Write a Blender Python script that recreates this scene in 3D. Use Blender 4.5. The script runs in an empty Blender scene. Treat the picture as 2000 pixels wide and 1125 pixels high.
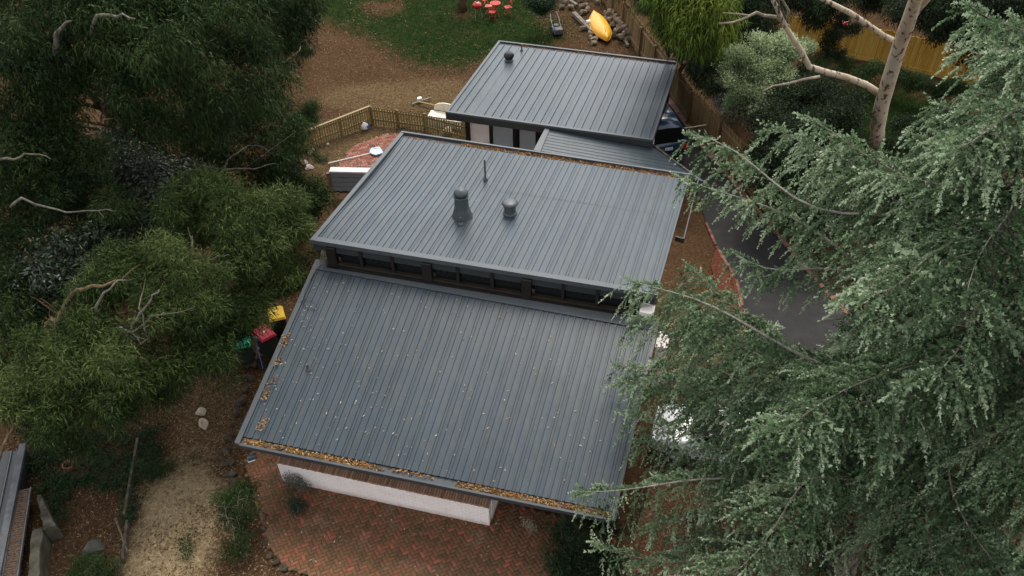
import bpy, math, random
import numpy as np
from mathutils import Vector, Matrix
random.seed(11)
rng = np.random.default_rng(5)
scene = bpy.context.scene
col = scene.collection
R = math.radians

# ---------------------------------------------------------------- camera
FPX, TH, RO = 1631.67, R(47.0674), R(0.43068)
CXP, CYP, CH = 1021.54, 760.74, 21.0385
cam_d = bpy.data.cameras.new('camera')
cam = bpy.data.objects.new('camera', cam_d)
col.objects.link(cam)
U0, V0, F0 = Vector((1, 0, 0)), Vector((0, math.sin(TH), math.cos(TH))), Vector((0, math.cos(TH), -math.sin(TH)))
cx_, cy_ = math.cos(RO) * U0 - math.sin(RO) * V0, math.sin(RO) * U0 + math.cos(RO) * V0
m = Matrix.Identity(4)
for i_, a_ in enumerate((cx_, cy_, -F0)):
    for j_ in range(3):
        m[j_][i_] = a_[j_]
m.translation = (0, 0, CH)
cam.matrix_world = m
cam_d.sensor_width = 36
cam_d.lens = FPX / 2000 * 36
cam_d.shift_x = (1000 - CXP) / 2000
cam_d.shift_y = (CYP - 562.5) / 2000
cam_d.clip_start = 0.1
cam_d.clip_end = 2000
scene.camera = cam

# ---------------------------------------------------------------- sky, sun, exposure
SUN_EL, SUN_AZ = R(58), R(10)          # azimuth measured from +Y towards +X
world = bpy.data.worlds.new('World')
scene.world = world
world.use_nodes = True
wn = world.node_tree
wn.nodes.clear()
sky = wn.nodes.new('ShaderNodeTexSky')
sky.sky_type = 'NISHITA'
sky.sun_disc = False
sky.sun_elevation = SUN_EL
sky.sun_rotation = SUN_AZ
sky.dust_density = 2.0
hs = wn.nodes.new('ShaderNodeHueSaturation')
hs.inputs['Saturation'].default_value = 0.22
bgn = wn.nodes.new('ShaderNodeBackground')
bgn.inputs['Strength'].default_value = 0.15
wo = wn.nodes.new('ShaderNodeOutputWorld')
wn.links.new(sky.outputs[0], hs.inputs['Color'])
wn.links.new(hs.outputs[0], bgn.inputs['Color'])
wn.links.new(bgn.outputs[0], wo.inputs['Surface'])
sd = bpy.data.lights.new('sun', 'SUN')
sd.energy = 0.9
sd.angle = R(28)
sd.color = (1.0, 0.92, 0.80)
sun = bpy.data.objects.new('sun', sd)
col.objects.link(sun)
sv = Vector((math.sin(SUN_AZ) * math.cos(SUN_EL), math.cos(SUN_AZ) * math.cos(SUN_EL), math.sin(SUN_EL)))
sun.rotation_euler = sv.to_track_quat('Z', 'Y').to_euler()
sun.location = (0, 0, 60)
vs = scene.view_settings
vs.view_transform = 'Standard'
vs.look = 'None'
vs.gamma = 1
vs.exposure = 1.36
vs.use_curve_mapping = False

# ---------------------------------------------------------------- helpers
def gz(y):
    return -0.6 * min(max((y - 16) / 21.0, 0), 1.6)

def ray(px, py):
    uu, vv = (px - CXP) / FPX, (CYP - py) / FPX
    c, s = math.cos(RO), math.sin(RO)
    u, v = c * uu + s * vv, -s * uu + c * vv
    return Vector((u, math.cos(TH) + v * math.sin(TH), -math.sin(TH) + v * math.cos(TH)))

def P(px, py, z=None):
    """world point that stands at height z (or on the ground) under a pixel of the photograph"""
    d = ray(px, py)
    if z is not None:
        t = (z - CH) / d.z
        return Vector((d.x * t, d.y * t, z))
    z = 0
    for _ in range(20):
        t = (z - CH) / d.z
        z = gz(d.y * t)
    return Vector((d.x * t, d.y * t, z))

AX = Vector((0.9647, -0.2633, 0))       # along the house front, to the right
BX = Vector((0.2633, 0.9647, 0))        # away from the camera
ZX = Vector((0, 0, 1))

def tag(o, label=None, cat=None, group=None, kind=None):
    if label: o['label'] = label
    if cat: o['category'] = cat
    if group: o['group'] = group
    if kind: o['kind'] = kind
    return o

def empty(name, loc, label, cat, group=None, rz=0):
    o = bpy.data.objects.new(name, None)
    o.empty_display_size = 0.2
    col.objects.link(o)
    o.location = loc
    o.rotation_euler = (0, 0, rz)
    return tag(o, label, cat, group)

def link(name, me, parent=None, local=False):
    """local=True: mesh is in the parent's own space; otherwise in world space"""
    o = bpy.data.objects.new(name, me)
    col.objects.link(o)
    if parent is not None:
        o.parent = parent
        if not local:
            mw, p = Matrix.Identity(4), parent
            chain = []
            while p is not None:
                chain.append(p)
                p = p.parent
            for q in reversed(chain):
                mw = mw @ q.matrix_parent_inverse @ q.matrix_basis
            o.matrix_parent_inverse = mw.inverted()
    return o

def copy_tree(o, parent=None):
    c = o.copy()
    col.objects.link(c)
    if parent is not None:
        c.parent = parent
    for ch in list(o.children):
        copy_tree(ch, c)
    return c

class MB:
    """collects shapes and links them as ONE mesh object"""
    def __init__(self):
        self.v, self.f, self.mi, self.cur = [], [], [], 0
    def face(self, pts):
        n = len(self.v)
        self.v += [tuple(p) for p in pts]
        self.f.append(tuple(range(n, n + len(pts))))
        self.mi.append(self.cur)
    def hexa(self, p):          # 8 points: bottom 0-3 ccw, top 4-7
        n = len(self.v)
        self.v += [tuple(q) for q in p]
        for q in ((3, 2, 1, 0), (4, 5, 6, 7), (0, 1, 5, 4), (1, 2, 6, 5), (2, 3, 7, 6), (3, 0, 4, 7)):
            self.f.append(tuple(n + i for i in q))
            self.mi.append(self.cur)
        return self
    def box(self, c, s, rz=0, ax=None):
        c = Vector(c)
        if ax is None:
            x, y, z = Vector((math.cos(rz), math.sin(rz), 0)), Vector((-math.sin(rz), math.cos(rz), 0)), ZX
        else:
            x, y, z = ax
        hx, hy, hz = x * s[0] / 2, y * s[1] / 2, z * s[2] / 2
        return self.hexa([c - hx - hy - hz, c + hx - hy - hz, c + hx + hy - hz, c - hx + hy - hz,
                          c - hx - hy + hz, c + hx - hy + hz, c + hx + hy + hz, c - hx + hy + hz])
    def bar(self, a, b, w, h, up=ZX):
        a, b = Vector(a), Vector(b)
        d = (b - a)
        L = d.length
        d = d.normalized()
        if abs(d.dot(up)) > 0.98:
            up = Vector((1, 0, 0))
        y = up.cross(d).normalized()
        z = d.cross(y)
        return self.box((a + b) / 2, (L, w, h), ax=(d, y, z))
    def tube(self, pts, rad, n=8, cap=True):
        pts = [Vector(p) for p in pts]
        if not hasattr(rad, '__len__'):
            rad = [rad] * len(pts)
        base = len(self.v)
        ref = Vector((0.3, 0.2, 0.93))
        for i, p in enumerate(pts):
            d = (pts[min(i + 1, len(pts) - 1)] - pts[max(i - 1, 0)])
            d = d.normalized() if d.length > 1e-9 else ZX
            if abs(d.dot(ref)) > 0.99:
                ref = Vector((1, 0, 0))
            x = ref.cross(d).normalized()
            y = d.cross(x)
            for k in range(n):
                a = 2 * math.pi * k / n
                self.v.append(tuple(p + (x * math.cos(a) + y * math.sin(a)) * rad[i]))
        for i in range(len(pts) - 1):
            for k in range(n):
                a, b = base + i * n + k, base + i * n + (k + 1) % n
                self.f.append((a, b, b + n, a + n))
                self.mi.append(self.cur)
        if cap:
            self.f.append(tuple(base + k for k in range(n))[::-1]); self.mi.append(self.cur)
            e = base + (len(pts) - 1) * n
            self.f.append(tuple(e + k for k in range(n))); self.mi.append(self.cur)
        return self
    def lathe(self, c, prof, n=20, sx=1, sy=1):
        """prof: (radius, height) pairs, around z"""
        c = Vector(c)
        base = len(self.v)
        for r, h in prof:
            for k in range(n):
                a = 2 * math.pi * k / n
                self.v.append((c.x + r * sx * math.cos(a), c.y + r * sy * math.sin(a), c.z + h))
        for i in range(len(prof) - 1):
            for k in range(n):
                a, b = base + i * n + k, base + i * n + (k + 1) % n
                self.f.append((a, b, b + n, a + n)); self.mi.append(self.cur)
        self.f.append(tuple(base + k for k in range(n))[::-1]); self.mi.append(self.cur)
        e = base + (len(prof) - 1) * n
        self.f.append(tuple(e + k for k in range(n))); self.mi.append(self.cur)
        return self
    def mesh(self, name, mats, smooth=False):
        me = bpy.data.meshes.new(name)
        me.from_pydata(self.v, [], self.f)
        if not isinstance(mats, (list, tuple)):
            mats = [mats]
        for q in mats:
            me.materials.append(q)
        me.polygons.foreach_set('material_index', self.mi)
        if smooth:
            me.polygons.foreach_set('use_smooth', [True] * len(self.f))
        me.update()
        return me
    def build(self, name, mats, parent=None, smooth=False, local=False, bevel=0):
        o = link(name, self.mesh(name, mats, smooth), parent, local)
        if bevel:
            bv = o.modifiers.new('bevel', 'BEVEL')
            bv.width = bevel; bv.segments = 2; bv.limit_method = 'ANGLE'; bv.angle_limit = R(40)
        return o

def np_mesh(name, V, F, mats, tint=None, mi=None, smooth=False):
    """V (n,3), F (m,k) -> mesh; tint per vertex"""
    V = np.ascontiguousarray(V, dtype=np.float32)
    F = np.ascontiguousarray(F, dtype=np.int32)
    me = bpy.data.meshes.new(name)
    me.vertices.add(len(V)); me.vertices.foreach_set('co', V.ravel())
    m_, k_ = F.shape
    me.loops.add(m_ * k_); me.loops.foreach_set('vertex_index', F.ravel())
    me.polygons.add(m_)
    me.polygons.foreach_set('loop_start', np.arange(0, m_ * k_, k_, dtype=np.int32))
    for q in (mats if isinstance(mats, (list, tuple)) else [mats]):
        me.materials.append(q)
    if mi is not None:
        me.polygons.foreach_set('material_index', np.ascontiguousarray(mi, dtype=np.int32))
    if smooth:
        me.polygons.foreach_set('use_smooth', np.ones(m_, dtype=bool))
    me.update(calc_edges=True)
    if tint is not None:
        at = me.attributes.new('tint', 'FLOAT', 'POINT')
        at.data.foreach_set('value', np.ascontiguousarray(tint, dtype=np.float32))
    return me

# ---------------------------------------------------------------- materials
def _nt(name):
    mt = bpy.data.materials.new(name)
    mt.use_nodes = True
    nt = mt.node_tree
    b = nt.nodes['Principled BSDF']
    return mt, nt, b

def ramp(nt, cols, fac):
    r = nt.nodes.new('ShaderNodeValToRGB')
    e = r.color_ramp.elements
    n = len(cols)
    for i, c in enumerate(cols):
        if len(c) == 4:
            pos, c = c[0], c[1:]
        else:
            pos = i / (n - 1)
        el = e[i] if i < 2 else e.new(pos)
        el.position = pos
        el.color = (*c, 1)
    nt.links.new(fac, r.inputs[0])
    return r.outputs[0]

def noise(nt, scale, detail=5, rough=0.6, vec='world', sc3=None):
    n = nt.nodes.new('ShaderNodeTexNoise')
    n.inputs['Scale'].default_value = scale
    n.inputs['Detail'].default_value = detail
    n.inputs['Roughness'].default_value = rough
    if vec == 'world':
        g = nt.nodes.new('ShaderNodeNewGeometry').outputs['Position']
    else:
        g = nt.nodes.new('ShaderNodeTexCoord').outputs['Object']
    if sc3:
        mp = nt.nodes.new('ShaderNodeMapping')
        mp.inputs['Scale'].default_value = sc3
        nt.links.new(g, mp.inputs[0])
        g = mp.outputs[0]
    nt.links.new(g, n.inputs['Vector'])
    return n.outputs['Fac']

def mixc(nt, fac, a, b, mode='MIX'):
    mx = nt.nodes.new('ShaderNodeMix')
    mx.data_type = 'RGBA'
    mx.blend_type = mode
    for sock, v in ((mx.inputs[0], fac), (mx.inputs[6], a), (mx.inputs[7], b)):
        if isinstance(v, (int, float)):
            sock.default_value = v
        elif isinstance(v, tuple):
            sock.default_value = (*v, 1)
        else:
            nt.links.new(v, sock)
    return mx.outputs[2]

def mathn(nt, op, a, b, clamp=True):
    n = nt.nodes.new('ShaderNodeMath')
    n.operation = op
    n.use_clamp = clamp
    for s, v in ((n.inputs[0], a), (n.inputs[1], b)):
        if isinstance(v, (int, float)):
            s.default_value = v
        else:
            nt.links.new(v, s)
    return n.outputs[0]

def bump(nt, b, h, strength, dist=0.02):
    n = nt.nodes.new('ShaderNodeBump')
    n.inputs['Strength'].default_value = strength
    n.inputs['Distance'].default_value = dist
    nt.links.new(h, n.inputs['Height'])
    nt.links.new(n.outputs[0], b.inputs['Normal'])

def nmat(name, cols, scale=3, rough=0.7, bmp=0.0, spec=0.4, vec='world', metal=0, rand=0.0, detail=5, sc3=None, dist=0.02):
    """colour ramp over noise, optional per-object shift"""
    mt, nt, b = _nt(name)
    f = noise(nt, scale, detail, vec=vec, sc3=sc3)
    # stretch the noise range
    mr = nt.nodes.new('ShaderNodeMapRange')
    mr.inputs[1].default_value = 0.3; mr.inputs[2].default_value = 0.7
    nt.links.new(f, mr.inputs[0])
    fac = mr.outputs[0]
    if rand:
        oi = nt.nodes.new('ShaderNodeObjectInfo').outputs['Random']
        mx = nt.nodes.new('ShaderNodeMix')
        mx.inputs[0].default_value = rand
        nt.links.new(fac, mx.inputs[2]); nt.links.new(oi, mx.inputs[3])
        fac = mx.outputs[0]
    c = ramp(nt, cols, fac)
    nt.links.new(c, b.inputs['Base Color'])
    b.inputs['Roughness'].default_value = rough
    b.inputs['Specular IOR Level'].default_value = spec
    b.inputs['Metallic'].default_value = metal
    if bmp:
        bump(nt, b, f, bmp, dist)
    return mt

def leafmat(name, cols, rough=0.6, trans=0.25, spec=0.12):
    """colour by the leaf's own tint, some light passing through"""
    mt, nt, b = _nt(name)
    at = nt.nodes.new('ShaderNodeAttribute')
    at.attribute_name = 'tint'
    c = ramp(nt, cols, at.outputs['Fac'])
    nt.links.new(c, b.inputs['Base Color'])
    b.inputs['Roughness'].default_value = rough
    b.inputs['Specular IOR Level'].default_value = spec
    if trans:
        tr = nt.nodes.new('ShaderNodeBsdfTranslucent')
        nt.links.new(c, tr.inputs['Color'])
        ms = nt.nodes.new('ShaderNodeMixShader')
        ms.inputs[0].default_value = trans
        nt.links.new(b.outputs[0], ms.inputs[1]); nt.links.new(tr.outputs[0], ms.inputs[2])
        nt.links.new(ms.outputs[0], nt.nodes['Material Output'].inputs['Surface'])
    return mt
# ---------------------------------------------------------------- ground
def poly(pts):
    return np.array([P(*p)[:2] for p in pts])

def inside(X, Y, pg):
    r = np.zeros(X.shape, bool)
    n = len(pg)
    for i in range(n):
        x1, y1 = pg[i]; x2, y2 = pg[(i + 1) % n]
        c = ((y1 > Y) != (y2 > Y)) & (X < (x2 - x1) * (Y - y1) / (y2 - y1 + 1e-12) + x1)
        r ^= c
    return r

def blur(a, k):
    for ax in (0, 1):
        for _ in range(2):
            p = np.pad(a, [(k, k) if i == ax else (0, 0) for i in (0, 1)], mode='edge')
            cs = np.cumsum(p, axis=ax)
            cs = np.concatenate([np.zeros_like(np.take(cs, [0], ax)), cs], ax)
            n = a.shape[ax]
            hi = np.take(cs, np.arange(2 * k + 1, 2 * k + 1 + n), ax)
            lo = np.take(cs, np.arange(0, n), ax)
            a = (hi - lo) / (2 * k + 1)
    return a

LAWN = poly([(560, -60), (600, 10), (615, 40), (690, 62), (745, 80), (790, 122), (850, 140), (930, 130), (975, 100), (1150, 110),
             (1120, 75), (1108, 40), (1085, 10), (1085, -60)])
LAWN2 = poly([(1560, 150), (1900, 190), (1900, 300), (1560, 330)])
BALD = [poly(q) for q in ([(690, 0), (790, -10), (800, 25), (720, 35)], [(880, 15), (925, 15), (925, 45), (880, 40)],
                          [(1075, 78), (1110, 75), (1112, 92), (1078, 90)], [(1040, 20), (1085, 25), (1080, 45), (1045, 40)])]
STRAW = poly([(300, 870), (400, 880), (440, 930), (430, 1010), (400, 1125), (390, 1200), (235, 1200), (255, 1060), (285, 960)])
TAN = [poly(q) for q in ([(330, 730), (480, 715), (478, 900), (440, 960), (400, 900), (330, 860)], [(440, 1080), (520, 1050), (560, 1140), (440, 1160)], [(600, 250), (740, 200), (930, 255), (900, 300), (780, 262), (640, 360), (570, 330)],
                         [(560, 190), (700, 160), (930, 150), (930, 215), (720, 215)])]
xs = np.concatenate([np.linspace(-300, -46, 12), np.arange(-45, 40.01, 0.3), np.linspace(41, 300, 12)])
ys = np.concatenate([np.linspace(-120, 4, 8), np.arange(5, 66.01, 0.3), np.linspace(67, 400, 14)])
GX, GY = np.meshgrid(xs, ys)

def gbump(x, y):
    return 0.03 * np.sin(x * 1.7 + np.cos(y * 0.9) * 2) + 0.025 * np.sin(y * 2.3 + x * 0.8) - 0.055

GZ = -0.6 * np.clip((GY - 16) / 21.0, 0, 1.6) + gbump(GX, GY)
lawn = blur((inside(GX, GY, LAWN) | inside(GX, GY, LAWN2)).astype(float), 5)
for q in BALD:
    lawn = np.clip(lawn - 0.7 * blur(inside(GX, GY, q).astype(float), 2), 0, 1)
straw = blur(inside(GX, GY, STRAW).astype(float), 3)
tan = np.zeros_like(lawn)
for q in TAN:
    tan = np.maximum(tan, blur(inside(GX, GY, q).astype(float), 3))
ny_, nx_ = GX.shape
idx = np.arange(ny_ * nx_).reshape(ny_, nx_)
GF = np.stack([idx[:-1, :-1], idx[:-1, 1:], idx[1:, 1:], idx[1:, :-1]], -1).reshape(-1, 4)

def ground_mat():
    mt, nt, b = _nt('ground')
    def att(n):
        a = nt.nodes.new('ShaderNodeAttribute'); a.attribute_name = n
        return a.outputs['Fac']
    n1, n2, n3 = noise(nt, 9, 8, 0.75), noise(nt, 1.1, 10, 0.82), noise(nt, 30, 4, 0.7)
    def edge(a, amt=0.55):
        s = mathn(nt, 'ADD', a, mathn(nt, 'MULTIPLY', n2, amt, False), False)
        s = mathn(nt, 'SUBTRACT', s, 0.5 + amt / 2 - 0.18, False)
        return mathn(nt, 'MULTIPLY', s, 2.6)
    st = nt.nodes.new('ShaderNodeMapRange'); st.inputs[1].default_value = .33; st.inputs[2].default_value = .67
    nt.links.new(n1, st.inputs[0]); f1 = st.outputs[0]
    mulch = ramp(nt, [(0.026, 0.015, 0.008), (0.068, 0.038, 0.020), (0.125, 0.075, 0.04)], f1)
    mulch = mixc(nt, mathn(nt, 'MULTIPLY', n2, 0.6), mulch, (0.05, 0.032, 0.018))
    tanc = ramp(nt, [(0.045, 0.028, 0.013), (0.098, 0.065, 0.033), (0.16, 0.115, 0.062)], f1)
    strawc = ramp(nt, [(0.12, 0.08, 0.045), (0.27, 0.20, 0.115), (0.38, 0.30, 0.17)], f1)
    lawnc = ramp(nt, [(0.005, 0.013, 0.003), (0.010, 0.025, 0.006), (0.024, 0.038, 0.012)], f1)
    lawnc = mixc(nt, mathn(nt, 'MULTIPLY', mathn(nt, 'SUBTRACT', noise(nt, 2.6, 6, .7), 0.50), 3.2), lawnc, (0.060, 0.052, 0.020))
    lawnc = mixc(nt, mathn(nt, 'MULTIPLY', mathn(nt, 'SUBTRACT', n2, 0.45), 2.2), lawnc, (0.034, 0.034, 0.013))
    c = mixc(nt, edge(att('tan')), mulch, tanc)
    c = mixc(nt, edge(att('straw'), 1.5), c, strawc)
    c = mixc(nt, edge(att('lawn'), 1.9), c, lawnc)
    nt.links.new(c, b.inputs['Base Color'])
    b.inputs['Roughness'].default_value = 0.95
    b.inputs['Specular IOR Level'].default_value = 0.0
    bump(nt, b, n3, 0.7, 0.05)
    return mt

gme = np_mesh('ground', np.stack([GX, GY, GZ], -1).reshape(-1, 3), GF, ground_mat(), smooth=True)
for nm, a in (('lawn', lawn), ('straw', straw), ('tan', tan)):
    at = gme.attributes.new(nm, 'FLOAT', 'POINT')
    at.data.foreach_set('value', a.ravel().astype(np.float32))
tag(link('ground', gme), kind='structure')

def gsample(a, x, y):
    i = np.clip(np.searchsorted(xs, x), 0, nx_ - 1); j = np.clip(np.searchsorted(ys, y), 0, ny_ - 1)
    return a[j, i]

def ground_z(x, y):
    return -0.6 * np.clip((y - 16) / 21.0, 0, 1.6) + gbump(x, y)

# ---------------------------------------------------------------- materials of the place
M = {}
BRICKS = [(0, 0.105, 0.062, 0.030), (0.3, 0.155, 0.077, 0.038), (0.55, 0.185, 0.083, 0.042), (0.75, 0.145, 0.086, 0.042), (0.9, 0.225, 0.080, 0.046), (1, 0.30, 0.098, 0.060)]

def brickmat(name, cols, obj_rand, dust=(0.27, 0.20, 0.15), grime=(0.095, 0.072, 0.038)):
    mt, nt, b = _nt(name)
    if obj_rand:
        v = nt.nodes.new('ShaderNodeObjectInfo').outputs['Random']
    else:
        a = nt.nodes.new('ShaderNodeAttribute'); a.attribute_name = 'tint'
        v = a.outputs['Fac']
    c = ramp(nt, cols, v)
    n2 = noise(nt, 0.9, 5, 0.6); n3 = noise(nt, 40, 4, 0.7)
    c = mixc(nt, mathn(nt, 'MULTIPLY', mathn(nt, 'SUBTRACT', n2, 0.56), 2.2), c, dust)
    n4 = noise(nt, 0.55, 6, 0.7)
    c = mixc(nt, mathn(nt, 'MULTIPLY', mathn(nt, 'SUBTRACT', n4, 0.50), 1.9), c, grime)
    c = mixc(nt, 0.35, c, ramp(nt, [(0.5, 0.5, 0.5), (1, 1, 1)], n3), 'MULTIPLY')
    nt.links.new(c, b.inputs['Base Color'])
    b.inputs['Roughness'].default_value = 0.85
    b.inputs['Specular IOR Level'].default_value = 0.2
    bump(nt, b, n3, 0.4, 0.01)
    return mt
M['brick_o'] = brickmat('clay_brick', BRICKS, True)
M['brick_t'] = brickmat('clay_brick_joined', BRICKS, False)
PINK = [(0.20, 0.10, 0.085), (0.30, 0.17, 0.14), (0.36, 0.26, 0.22), (0.24, 0.11, 0.10)]
M['brick_pink'] = brickmat('faded_pink_brick', PINK, True, (0.36, 0.31, 0.26), (0.2, 0.15, 0.1))
M['brick_edge'] = brickmat('red_edging_brick', [(0.12, 0.04, 0.03), (0.2, 0.07, 0.05), (0.26, 0.12, 0.09)], True)
M['brick_patch'] = brickmat('orange_red_brick', [(0.17, 0.06, 0.04), (0.25, 0.095, 0.065), (0.30, 0.15, 0.11)], False, (0.20, 0.14, 0.085), (0.20, 0.13, 0.07))
M['brick_patch_o'] = brickmat('orange_red_brick_single', [(0.17, 0.06, 0.04), (0.25, 0.095, 0.065), (0.30, 0.15, 0.11)], True, (0.20, 0.14, 0.085), (0.20, 0.13, 0.07))
M['brick_cap'] = brickmat('brown_sill_brick', [(0.22, 0.12, 0.075), (0.32, 0.175, 0.11), (0.40, 0.23, 0.15)], True, (0.40, 0.27, 0.19), (0.18, 0.12, 0.08))
M['joint'] = nmat('sandy_joint', [(0.045, 0.032, 0.02), (0.095, 0.066, 0.04)], 6, 0.95)
M['white'] = nmat('white_painted_brick', [(0.74, 0.65, 0.60), (0.82, 0.73, 0.68), (0.85, 0.765, 0.72)], 2.2, 0.75, 0.25, 0.3)
def paintedwall():
    mt, nt, b = _nt('white_painted_brick_wall')
    n1 = noise(nt, 2.2, 5); n2 = noise(nt, 5, 6, .7)
    mr = nt.nodes.new('ShaderNodeMapRange'); mr.inputs[1].default_value = .3; mr.inputs[2].default_value = .7
    nt.links.new(n1, mr.inputs[0])
    c = ramp(nt, [(0.76, 0.67, 0.615), (0.82, 0.735, 0.685), (0.85, 0.77, 0.725)], mr.outputs[0])
    sx = nt.nodes.new('ShaderNodeSeparateXYZ'); nt.links.new(nt.nodes.new('ShaderNodeNewGeometry').outputs['Position'], sx.inputs[0])
    h = nt.nodes.new('ShaderNodeMapRange'); h.inputs[1].default_value = .02; h.inputs[2].default_value = .26; h.inputs[3].default_value = 1.0; h.inputs[4].default_value = 0.0
    nt.links.new(sx.outputs['Z'], h.inputs[0])
    f = mathn(nt, 'MULTIPLY', h.outputs[0], mathn(nt, 'MULTIPLY', n2, 1.1))
    c = mixc(nt, f, c, (0.30, 0.20, 0.14))          # soil splashed up from the paving
    nt.links.new(c, b.inputs['Base Color']); b.inputs['Roughness'].default_value = .75
    bump(nt, b, n2, .25, .01)
    return mt
M['white_wall'] = paintedwall()
M['cream'] = nmat('cream_plastic', [(0.66, 0.60, 0.47), (0.78, 0.72, 0.58)], 4, 0.5)
M['whitep'] = nmat('white_plastic', [(0.65, 0.64, 0.62), (0.8, 0.79, 0.77)], 5, 0.4)
M['darkwood'] = nmat('dark_stained_timber', [(0.004, 0.003, 0.002), (0.011, 0.007, 0.005)], 5, 0.6, sc3=(1, 1, 0.3))
M['sill'] = nmat('timber_sill', [(0.014, 0.009, 0.005), (0.034, 0.021, 0.012)], 3, 0.6, sc3=(.5, 2, 2))
M['fascia'] = nmat('dark_fascia_paint', [(0.018, 0.021, 0.021), (0.026, 0.030, 0.029)], 2, 0.5)
M['gutter'] = nmat('charcoal_gutter', [(0.035, 0.042, 0.046), (0.050, 0.057, 0.062)], 3, 0.42, spec=0.5)
M['boardgrey'] = nmat('mid_grey_board', [(0.13, 0.14, 0.145), (0.19, 0.20, 0.205)], 3, 0.7, .2, sc3=(1, 1, 4))
M['panelgrey'] = nmat('pale_grey_panel', [(0.32, 0.35, 0.37), (0.40, 0.43, 0.45)], 1.5, 0.6)
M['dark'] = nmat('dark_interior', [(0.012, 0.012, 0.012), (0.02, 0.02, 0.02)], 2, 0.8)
M['asphalt'] = nmat('asphalt', [(0.008, 0.007, 0.0065), (0.013, 0.012, 0.011), (0.021, 0.0195, 0.018)], 2.5, 0.85, 0.3, detail=9)
M['paling'] = nmat('weathered_brown_paling', [(0.075, 0.046, 0.020), (0.145, 0.092, 0.040), (0.21, 0.145, 0.07)], 6, 0.85, 0.4, 0.2, rand=0.55, sc3=(3, 3, 0.4))
M['paling_gold'] = nmat('golden_treated_paling', [(0.34, 0.18, 0.024), (0.50, 0.29, 0.046), (0.60, 0.39, 0.095)], 5, 0.8, 0.3, 0.2, rand=0.6, sc3=(3, 3, 0.4))
M['picket'] = nmat('green_gold_treated_pine', [(0.12, 0.085, 0.030), (0.19, 0.14, 0.055), (0.25, 0.19, 0.09)], 5, 0.8, 0.3, 0.2, rand=0.5, sc3=(3, 3, 0.5))
M['oldwood'] = nmat('grey_weathered_timber', [(0.07, 0.058, 0.042), (0.15, 0.128, 0.098), (0.22, 0.19, 0.15)], 4, 0.9, 0.5, 0.2)
M['concrete'] = nmat('stained_concrete', [(0.022, 0.019, 0.012), (0.055, 0.050, 0.034), (0.09, 0.082, 0.06)], 2.5, 0.9, 0.3, 0.2)
M['stone'] = nmat('pale_sandstone', [(0.24, 0.195, 0.13), (0.38, 0.32, 0.23), (0.46, 0.40, 0.31)], 5, 0.9, 0.6, 0.2)
M['stone_dark'] = nmat('brown_stone', [(0.025, 0.019, 0.013), (0.055, 0.042, 0.029), (0.095, 0.075, 0.053)], 5, 0.9, 0.6, 0.2)
M['steel'] = nmat('galvanised_steel', [(0.24, 0.25, 0.27), (0.36, 0.37, 0.39)], 6, 0.45, metal=0.5)
M['rust_steel'] = nmat('dull_grey_steel', [(0.045, 0.047, 0.05), (0.10, 0.103, 0.108)], 4, 0.7, metal=0.1)
M['red'] = nmat('red_enamel', [(0.32, 0.010, 0.012), (0.42, 0.016, 0.018)], 3, 0.22, spec=0.6)
M['redm'] = nmat('faded_red_metal', [(0.32, 0.025, 0.018), (0.40, 0.04, 0.028)], 5, 0.6, spec=.2)
M['orange'] = nmat('faded_orange_metal', [(0.38, 0.085, 0.03), (0.46, 0.12, 0.045)], 5, 0.5)
M['yellow'] = nmat('yellow_hull', [(0.56, 0.27, 0.009), (0.64, 0.33, 0.016)], 2, 0.4, spec=0.35)
M['binyellow'] = nmat('yellow_bin_lid', [(0.60, 0.36, 0.012), (0.68, 0.43, 0.02)], 4, 0.45)
M['binred'] = nmat('crimson_bin_lid', [(0.33, 0.006, 0.025), (0.42, 0.012, 0.035)], 4, 0.45)
M['bingreen'] = nmat('green_bin_lid', [(0.02, 0.30, 0.16), (0.035, 0.40, 0.22)], 4, 0.45)
M['binbody'] = nmat('dark_green_bin_plastic', [(0.010, 0.017, 0.014), (0.016, 0.025, 0.02)], 4, 0.5)
M['black'] = nmat('black_plastic', [(0.012, 0.012, 0.013), (0.022, 0.022, 0.024)], 4, 0.5)
M['tyre'] = nmat('rubber', [(0.012, 0.012, 0.012), (0.022, 0.022, 0.022)], 8, 0.85)
M['bluepole'] = nmat('blue_plastic', [(0.02, 0.12, 0.42), (0.03, 0.17, 0.5)], 4, 0.5)
M['terracotta'] = nmat('terracotta', [(0.12, 0.05, 0.024), (0.19, 0.085, 0.042)], 5, 0.8)
M['cyanp'] = nmat('pale_blue_plastic', [(0.30, 0.47, 0.52), (0.42, 0.58, 0.62)], 4, 0.5)
M['bark_pale'] = nmat('pale_smooth_bark', [(0.13, 0.10, 0.068), (0.22, 0.175, 0.125), (0.30, 0.255, 0.195)], 4, 0.85, 0.3, 0.2)
M['bark_dark'] = nmat('dark_rough_bark', [(0.035, 0.028, 0.020), (0.09, 0.07, 0.05), (0.14, 0.115, 0.088)], 6, 0.95, 0.7, 0.1, sc3=(2, 2, .6))
M['bark_tan'] = nmat('tan_peeling_bark', [(0.045, 0.032, 0.019), (0.11, 0.075, 0.042), (0.19, 0.14, 0.088)], 3, 0.9, 0.5, 0.2)
M['bark_cedar'] = nmat('cedar_bark', [(0.075, 0.058, 0.046), (0.16, 0.13, 0.105), (0.25, 0.215, 0.18)], 7, 0.95, 0.6, 0.1, sc3=(1, 1, .5))
M['pale_bough'] = nmat('pale_cedar_bough', [(0.15, 0.13, 0.105), (0.33, 0.30, 0.255)], 9, 0.9, 0.4)
M['limb_grey'] = nmat('dull_grey_limb', [(0.05, 0.042, 0.032), (0.105, 0.09, 0.07), (0.17, 0.15, 0.12)], 7, 0.9, 0.3)
M['twig'] = nmat('pale_twig', [(0.10, 0.085, 0.066), (0.22, 0.195, 0.16)], 7, 0.9)

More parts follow.
